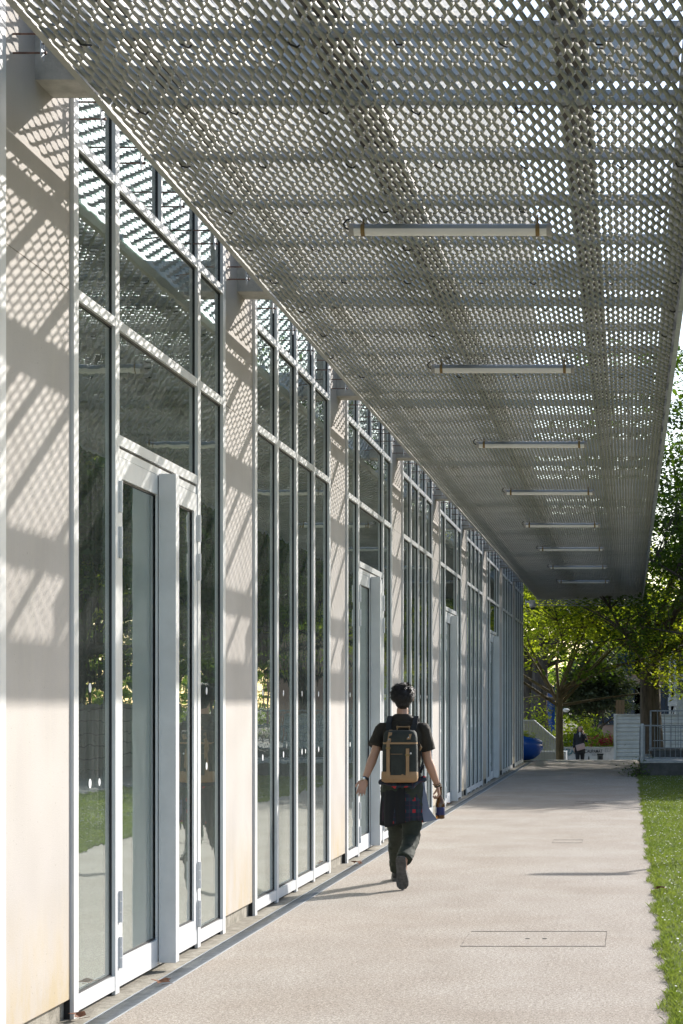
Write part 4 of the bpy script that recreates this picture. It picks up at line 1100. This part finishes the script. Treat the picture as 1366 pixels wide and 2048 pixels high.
# watch, bracelets, rings
def band_(name, a, b_, t, r_, h_, m_):
    q = mm(); c = Vector(a).lerp(Vector(b_), t); d = (Vector(b_)-Vector(a)).normalized(); q.tube([c-d*h_/2, c+d*h_/2], r_, 18); return q.build(name, m_, man, 40)
wt_ = band_('watch', el[-1], wr[-1], .97, .032, .022, M['black'])
q = mm(); c = wr[-1]+Vector((-.008, -.030, .012)); q.ell(c, (.019, .008, .019), 14, 8); q.build('watch_case', M['metal'], wt_, 0)
band_('bracelet', el[1], wr[1], .93, .033, .008, M['bark']); band_('bracelet', el[1], wr[1], 1.0, .033, .010, M['black'])
q = mm(); rb = random.Random(1)
for i in range(12):
    a = 2*PI*i/12; c = el[1].lerp(wr[1], .97); q.ell(c+Vector((math.cos(a)*.034, math.sin(a)*.034, rb.uniform(-.004, .004))), (.0065, .0065, .0065), 8, 6)
    if i: q.tube([c+Vector((math.cos(a)*.034, math.sin(a)*.034, 0)), c+Vector((math.cos(a-.52)*.034, math.sin(a-.52)*.034, 0))], .002, 5)
q.build('bead_bracelet', M['tan'], man, 0)

# backpack
bp_c = Wp(600, 740, D0); bk = empty('backpack', (bp_c.x, D0-.16, .95), 'charcoal backpack with tan leather straps and tan base on the walking man', 'backpack')
OB = Vector(bk.location); YB = D0-.115
def mb_(): return MB(OB)
def rrect(cx_, cy_, z, hx, hy, p=4.2, n=36):
    return [Vector((cx_+hx*math.copysign(abs(math.cos(t))**(2/p), math.cos(t)), cy_+hy*math.copysign(abs(math.sin(t))**(2/p), math.sin(t)), z)) for t in (2*PI*i/n for i in range(n))]
def xz(u, v): p = Wp(u, v, D0-.2); return p.x, p.z
xL, _ = xz(448, 700); xR, _ = xz(748, 700); xm = (xL+xR)/2; hw = (xR-xL)/2
_, zb = xz(0, 948); _, ztan = xz(0, 870); _, zlid = xz(0, 620); _, ztop = xz(0, 517)
q = mb_(); q.rings([rrect(xm, YB-.075, z, hw*a, .075*b_) for z, a, b_ in ((ztan-.005, 1.0, 1.0), (ztan+.1, 1.0, 1.06), (ztan+.22, .99, 1.05), (zlid, .96, .98), (zlid+.02, .94, .95))]); q.build('pack_body', M['packcloth'], bk, 60)
q = mb_(); q.rings([rrect(xm-.004, YB-.075, z, hw*a, .078*b_) for z, a, b_ in ((zb-.012, .86, .7), (zb, 1.0, .96), (zb+.03, 1.04, 1.06), (ztan-.012, 1.035, 1.05), (ztan+.004, 1.02, 1.03))])
base_ = q.build('leather_base', M['tan'], bk, 60)
q = mb_(); q.rings([rrect(xm+.002, YB-.072, z, hw*a, .08*b_) for z, a, b_ in ((zlid-.010, .93, 1.06), (zlid+.006, .97, 1.10), (zlid+.05, .95, 1.08), (ztop-.02, .90, .9), (ztop, .80, .62), (ztop+.004, .6, .4))]); lid = q.build('lid', M['packcloth'], bk, 60)
q = mb_(); q.rings([rrect(xm+.002, YB-.072, z, hw*.975, .0885) for z in (zlid-.012, zlid+.004)]); q.build('lid_trim', M['tan'], lid, 60)
yf = YB-.158
def strap(u, v0, v1, w_=.020, dy=0, m_='tan', name='leather_strap'):
    q = mb_(); x0, z0_ = xz(u, v0); x1, z1_ = xz(u-2, v1); q.box(x0-w_/2*1.0, x0+w_/2, yf-.008+dy, yf-.003+dy, z1_, z0_); o = bevel(q.build(name, M[m_], bk), .002); return o
for u, v0, v1 in ((505, 610, 905), (670, 668, 905)):
    s_ = strap(u, v0, v1, .030, .0); q = mb_(); x0, z0_ = xz(u, v0+55); q.box(x0-.02, x0+.02, yf-.014, yf-.008, z0_-.008, z0_+.008); q.build('buckle', M['clip'], s_)
for u, v0, v1 in ((522, 517, 612), (688, 527, 592)):
    q = mb_(); x0, z0_ = xz(u, v0); x1, z1_ = xz(u-10, v1); q.add([(x0-.016, YB-.10, z0_+.006), (x0+.016, YB-.10, z0_+.006), (x0+.016, yf+.012, z0_-.02), (x0-.016, yf+.012, z0_-.02), (x1-.016, yf-.006, z1_), (x1+.016, yf-.006, z1_), (x0-.016, YB-.10, z0_), (x0+.016, YB-.10, z0_), (x0+.016, yf+.018, z0_-.024), (x0-.016, yf+.018, z0_-.024), (x1-.016, yf+.0, z1_), (x1+.016, yf+.0, z1_)],
        [(0,1,2,3),(3,2,5,4),(6,9,8,7),(9,10,11,8),(4,5,11,10),(0,3,9,6),(3,4,10,9),(1,7,8,2),(2,8,11,5),(0,6,7,1)]); q.build('lid_strap', M['tan'], lid)
    q = mb_(); q.ell((x1, yf-.008, z1_+.02), (.006, .004, .006), 8, 6); q.build('stud', M['metal'], lid)
x0, z0_ = xz(522, 712); x1, z1_ = xz(655, 895); q = mb_(); q.rings([[Vector((x, y_, z)) for x, y_ in ((x0, yf+.004), (x0+.006, yf-.003), (x1-.006, yf-.003), (x1, yf+.004))] for z in (z1_, z0_)]); pk = q.build('front_pocket', M['packcloth'], bk)
q = mb_(); q.box(x0+.004, x1-.03, yf-.006, yf-.003, z0_-.006, z0_-.002); q.build('zip', M['tan'], pk)
q = mb_(); x2, z2 = xz(627, 893); q.obox((x2, yf-.0045, z2), (.009, 0, 0), (0, .001, 0), (0, 0, .006)); q.build('patch', M['tan'], pk)
q = mb_(); x2, z2 = xz(697, 710); q.ell((x2, yf-.004, z2), (.009, .004, .009), 12, 8); q.build('pin', M['sticker'], bk)
q = mb_(); xa_, za_ = xz(566, 512); xb2, zb2 = xz(674, 512); zc_ = xz(0, 487)[1]; q.limb([(xa_, YB-.03, za_-.02), (xa_+.004, YB-.035, zc_), (xb2-.004, YB-.035, zc_), (xb2, YB-.03, za_-.02)], [.010, .012, .012, .010], 10, ratio=.7); organic(q, 'grab_handle', M['tan'], bk, .004, 2)
for s, pts in ((-1, [(505, 530), (500, 455), (520, 400)]), (1, [(700, 530), (725, 460), (712, 405)])):
    q = mb_(); a, b_, c = [Wp(u, v, y_) for (u, v), y_ in zip(pts, (YB-.02, D0-.125, D0-.085))]
    pts3 = [a, b_, Vector((b_.x+s*.0, D0-.02, 1.525)), Vector((b_.x, D0+.085, 1.47)), Vector((b_.x+s*.02, D0+.155, 1.32)), Vector((b_.x+s*.06, D0+.12, 1.15)), Vector((cx+s*.165, D0-.02, 1.02))]
    for i in range(len(pts3)-1): q.bar(pts3[i], pts3[i+1], .045 if i < 4 else .022, .012, (s*.3, -1, .6) if i < 1 else (0, -.3 if i < 2 else .6, .8))
    q.build('shoulder_strap', M['packdark'], bk)
q = mb_(); a = Wp(765, 640, D0-.10); q.limb([a, a+Vector((.012, -.01, -.02)), a+Vector((.004, -.01, -.05))], [.012, .014, .006], 8); q.tube([a+Vector((0, 0, .03)), a], .003, 6); organic(q, 'tassel', M['tan'], bk, .004, 1)
q = mb_(); q.tube([Wp(755, 600, D0-.13), Wp(785, 740, D0-.08), Wp(795, 800, D0-.06), Wp(760, 855, D0-.12)], .006, 6); q.build('side_strap', M['packdark'], bk)

# bottle held by the neck
bt = Wp(940, 1270, D0+.15); bt.z = Wp(0, 1270, D0+.15).z
bo = empty('beer_bottle', tuple(bt), 'amber glass bottle with blue label held by its neck in his right hand', 'bottle')
q = MB(); q.lathe((0, 0, 0), [(.034, .0), (.041, .006), (.042, .05), (.042, .135), (.036, .165), (.021, .195), (.0165, .225), (.0155, .275), (.0175, .278), (.0175, .292), (.014, .294)], 28); q.build('glass', M['amber'], bo, 50)
q = MB(); q.lathe((0, 0, 0), [(.0426, .035), (.0430, .036), (.0430, .105), (.0426, .106)], 28); q.build('label', M['bottlelabel'], bo, 40)
q = MB(); q.obox((-.035, -.0255, .08), (.004, -.005, 0), (.0005, .0005, 0), (0, 0, .025)); q.build('label_panel', M['sticker'], bo)

# woman on the lower level, facing the camera, phone at her ear
DW = 72.0; M['wcoat'] = mat('black_coat', (.012,.013,.018), .8, var=.4); M['wbag'] = mat('dusty_pink_bag', (.42,.30,.28), .6, var=.1); M['wshirt'] = mat('grey_top', (.35,.36,.40), .8)
wo = empty('person', (wx(1160, DW), DW, LOW), 'dark-haired woman in a black coat walking towards the camera with a phone at her ear', 'person')
q = MB(); WP = head(q, (0, 0, 1.545), (0, -1, -.03), .98)
q.limb([(0, .0, 1.46), (0, .005, 1.40)], [.048, .05], 12)
q.rings([[Vector((a*math.cos(t), b_*math.sin(t), z)) for t in (2*PI*i/24 for i in range(24))] for z, a, b_ in ((.80, .16, .12), (.92, .165, .12), (1.04, .13, .10), (1.2, .15, .11), (1.34, .17, .10), (1.40, .09, .07))])
q.limb([(-.16, 0, 1.34), (-.20, .02, 1.08), (-.215, -.06, .86)], [.05, .042, .030], 12); hand(q, (-.215, -.06, .86), (0, -.05, -1), (1, 0, 0), (0, -1, 0), .4)
q.limb([(.16, 0, 1.34), (.235, -.08, 1.12), (.135, -.11, 1.40)], [.05, .042, .028], 12); hand(q, (.135, -.11, 1.40), (-.22, .25, 1), (-1, 0, -.1), (0, -1, .3), .7)
q.limb([(-.08, 0, .82), (-.085, -.10, .46), (-.08, -.08, .08)], [.085, .058, .036], 12); q.limb([(.08, 0, .82), (.085, .03, .46), (.085, .20, .10)], [.085, .058, .036], 12)
q.limb([(-.08, -.08, .06), (-.08, -.24, .03)], [.036, .028], 10); q.limb([(.085, .20, .08), (.085, .10, .03)], [.036, .028], 10)
organic(q, 'body', M['skin'], wo, .008, 3)
q = MB(); q.rings([[Vector((a*math.cos(t), b_*math.sin(t)+.0, z)) for t in (2*PI*i/24 for i in range(24))] for z, a, b_ in ((.66, .205, .16), (.80, .195, .15), (.95, .185, .14), (1.08, .165, .13), (1.22, .175, .135), (1.35, .19, .125), (1.42, .11, .085), (1.45, .07, .07))])
q.limb([(-.165, 0, 1.34), (-.205, .02, 1.08), (-.218, -.05, .90)], [.066, .058, .046], 12); q.limb([(.165, 0, 1.34), (.24, -.08, 1.12), (.16, -.105, 1.33)], [.066, .060, .046], 12)
organic(q, 'coat', M['wcoat'], wo, .01, 2)
q = MB(); q.limb([(-.085, 0, .80), (-.088, -.10, .46), (-.083, -.08, .10)], [.10, .072, .052], 12); q.limb([(.085, 0, .80), (.088, .03, .46), (.088, .19, .13)], [.10, .072, .052], 12); organic(q, 'trousers', M['wcoat'], wo, .01, 2)
q = MB(); q.ell((0, .025, 1.585), (.088, .090, .085), 16, 10); q.limb([(-.06, .03, 1.58), (-.085, .0, 1.48), (-.09, -.03, 1.36)], [.045, .040, .025], 10); q.limb([(.06, .04, 1.58), (.08, .04, 1.48), (.075, .02, 1.38)], [.045, .040, .025], 10); q.limb([(0, .06, 1.55), (0, .08, 1.40)], [.07, .05], 10); organic(q, 'hair', M['hair'], wo, .008, 2)
q = MB(); q.rings([[Vector((x, -.135+.02*abs(x)/.04, z)) for x in (-.045, 0, .045)]+[Vector((x, -.10, z)) for x in (.045, -.045)] for z in (1.25, 1.36)]+[[Vector((x*.6, -.10, 1.44)) for x in (-.045, 0, .045)]+[Vector((x*.6, -.07, 1.44)) for x in (.045, -.045)]]); q.build('top', M['wshirt'], wo)
for s, yy in ((-1, -.08), (1, .20)):
    q = MB(); q.limb([(s*.083, yy+.03, .05), (s*.083, yy-.10, .035), (s*.083, yy-.17, .03)], [.045, .04, .03], 10); organic(q, 'shoe', M['black'], wo, .008, 2)
hb = empty('shoulder_bag', (wo.location.x, DW-.18, LOW+.90), 'dusty pink crossbody bag at the hip of the woman in black', 'bag')
q = MB(); q.obox((.02, 0, 0), (.155, 0, .045), (0, .04, 0), (-.028, 0, .105)); bevel(q.build('bag_body', M['wbag'], hb), .02)
q = MB(); q.obox((.015, -.045, .03), (.15, 0, .043), (0, .006, 0), (-.018, 0, .06)); bevel(q.build('flap', M['wbag'], hb), .005)
q = MB(); q.bar((.16, 0, .13), (.17, .03, .46), .018, .006, (0, 1, 0)); q.bar((.17, .03, .46), (.08, .12, .56), .018, .006, (0, 1, 0)); q.build('strap', M['wcoat'], hb)
ph = empty('phone', (wo.location.x+.105, DW-.05, LOW+1.53), 'dark phone held against the ear of the woman in black', 'phone')
q = MB(); q.obox((0, 0, 0), (.004, 0, 0), (0, .034, .01), (0, -.015, .072)); bevel(q.build('case', M['black'], ph), .002); q = MB(); q.obox((-.0055, 0, 0), (.001, 0, 0), (0, .031, .009), (0, -.014, .066)); q.build('screen', M['glassdark'], ph)
# ------------------------------------------------------------------ light, world, camera
w = bpy.data.worlds.new('World'); sc.world = w; w.use_nodes = True
N = w.node_tree.nodes; L = w.node_tree.links
bg = N['Background']; sky = N.new('ShaderNodeTexSky'); sky.sky_type = 'NISHITA'; sky.sun_disc = False
sky.sun_elevation = math.asin(SUN.z); sky.sun_rotation = math.atan2(SUN.x, SUN.y)
sky.air_density = 1.0; sky.dust_density = 1.2; sky.ozone_density = 1.5
L.new(sky.outputs[0], bg.inputs[0]); bg.inputs[1].default_value = .15
sl = bpy.data.lights.new('sun', 'SUN'); sl.energy = 4.1; sl.angle = R(.53); sl.color = (1.0, .95, .89)
so = bpy.data.objects.new('sun', sl); col.objects.link(so); so.location = SUN*80
so.rotation_euler = SUN.to_track_quat('Z', 'Y').to_euler()
cam = bpy.data.cameras.new('camera'); co = bpy.data.objects.new('camera', cam); col.objects.link(co)
co.location = (0, 0, EYE); co.rotation_euler = (R(90), 0, 0)
cam.sensor_fit = 'AUTO'; cam.sensor_width = 36; cam.lens = F/2048*36
cam.shift_x = -(VX-683)/2048; cam.shift_y = (VY-1024)/2048
cam.clip_start = .1; cam.clip_end = 2000
sc.camera = co
sc.view_settings.view_transform = 'Standard'; sc.view_settings.look = 'None'; sc.view_settings.gamma = 1
sc.view_settings.exposure = .85
sc.cycles.transparent_max_bounces = 16; sc.cycles.max_bounces = 10
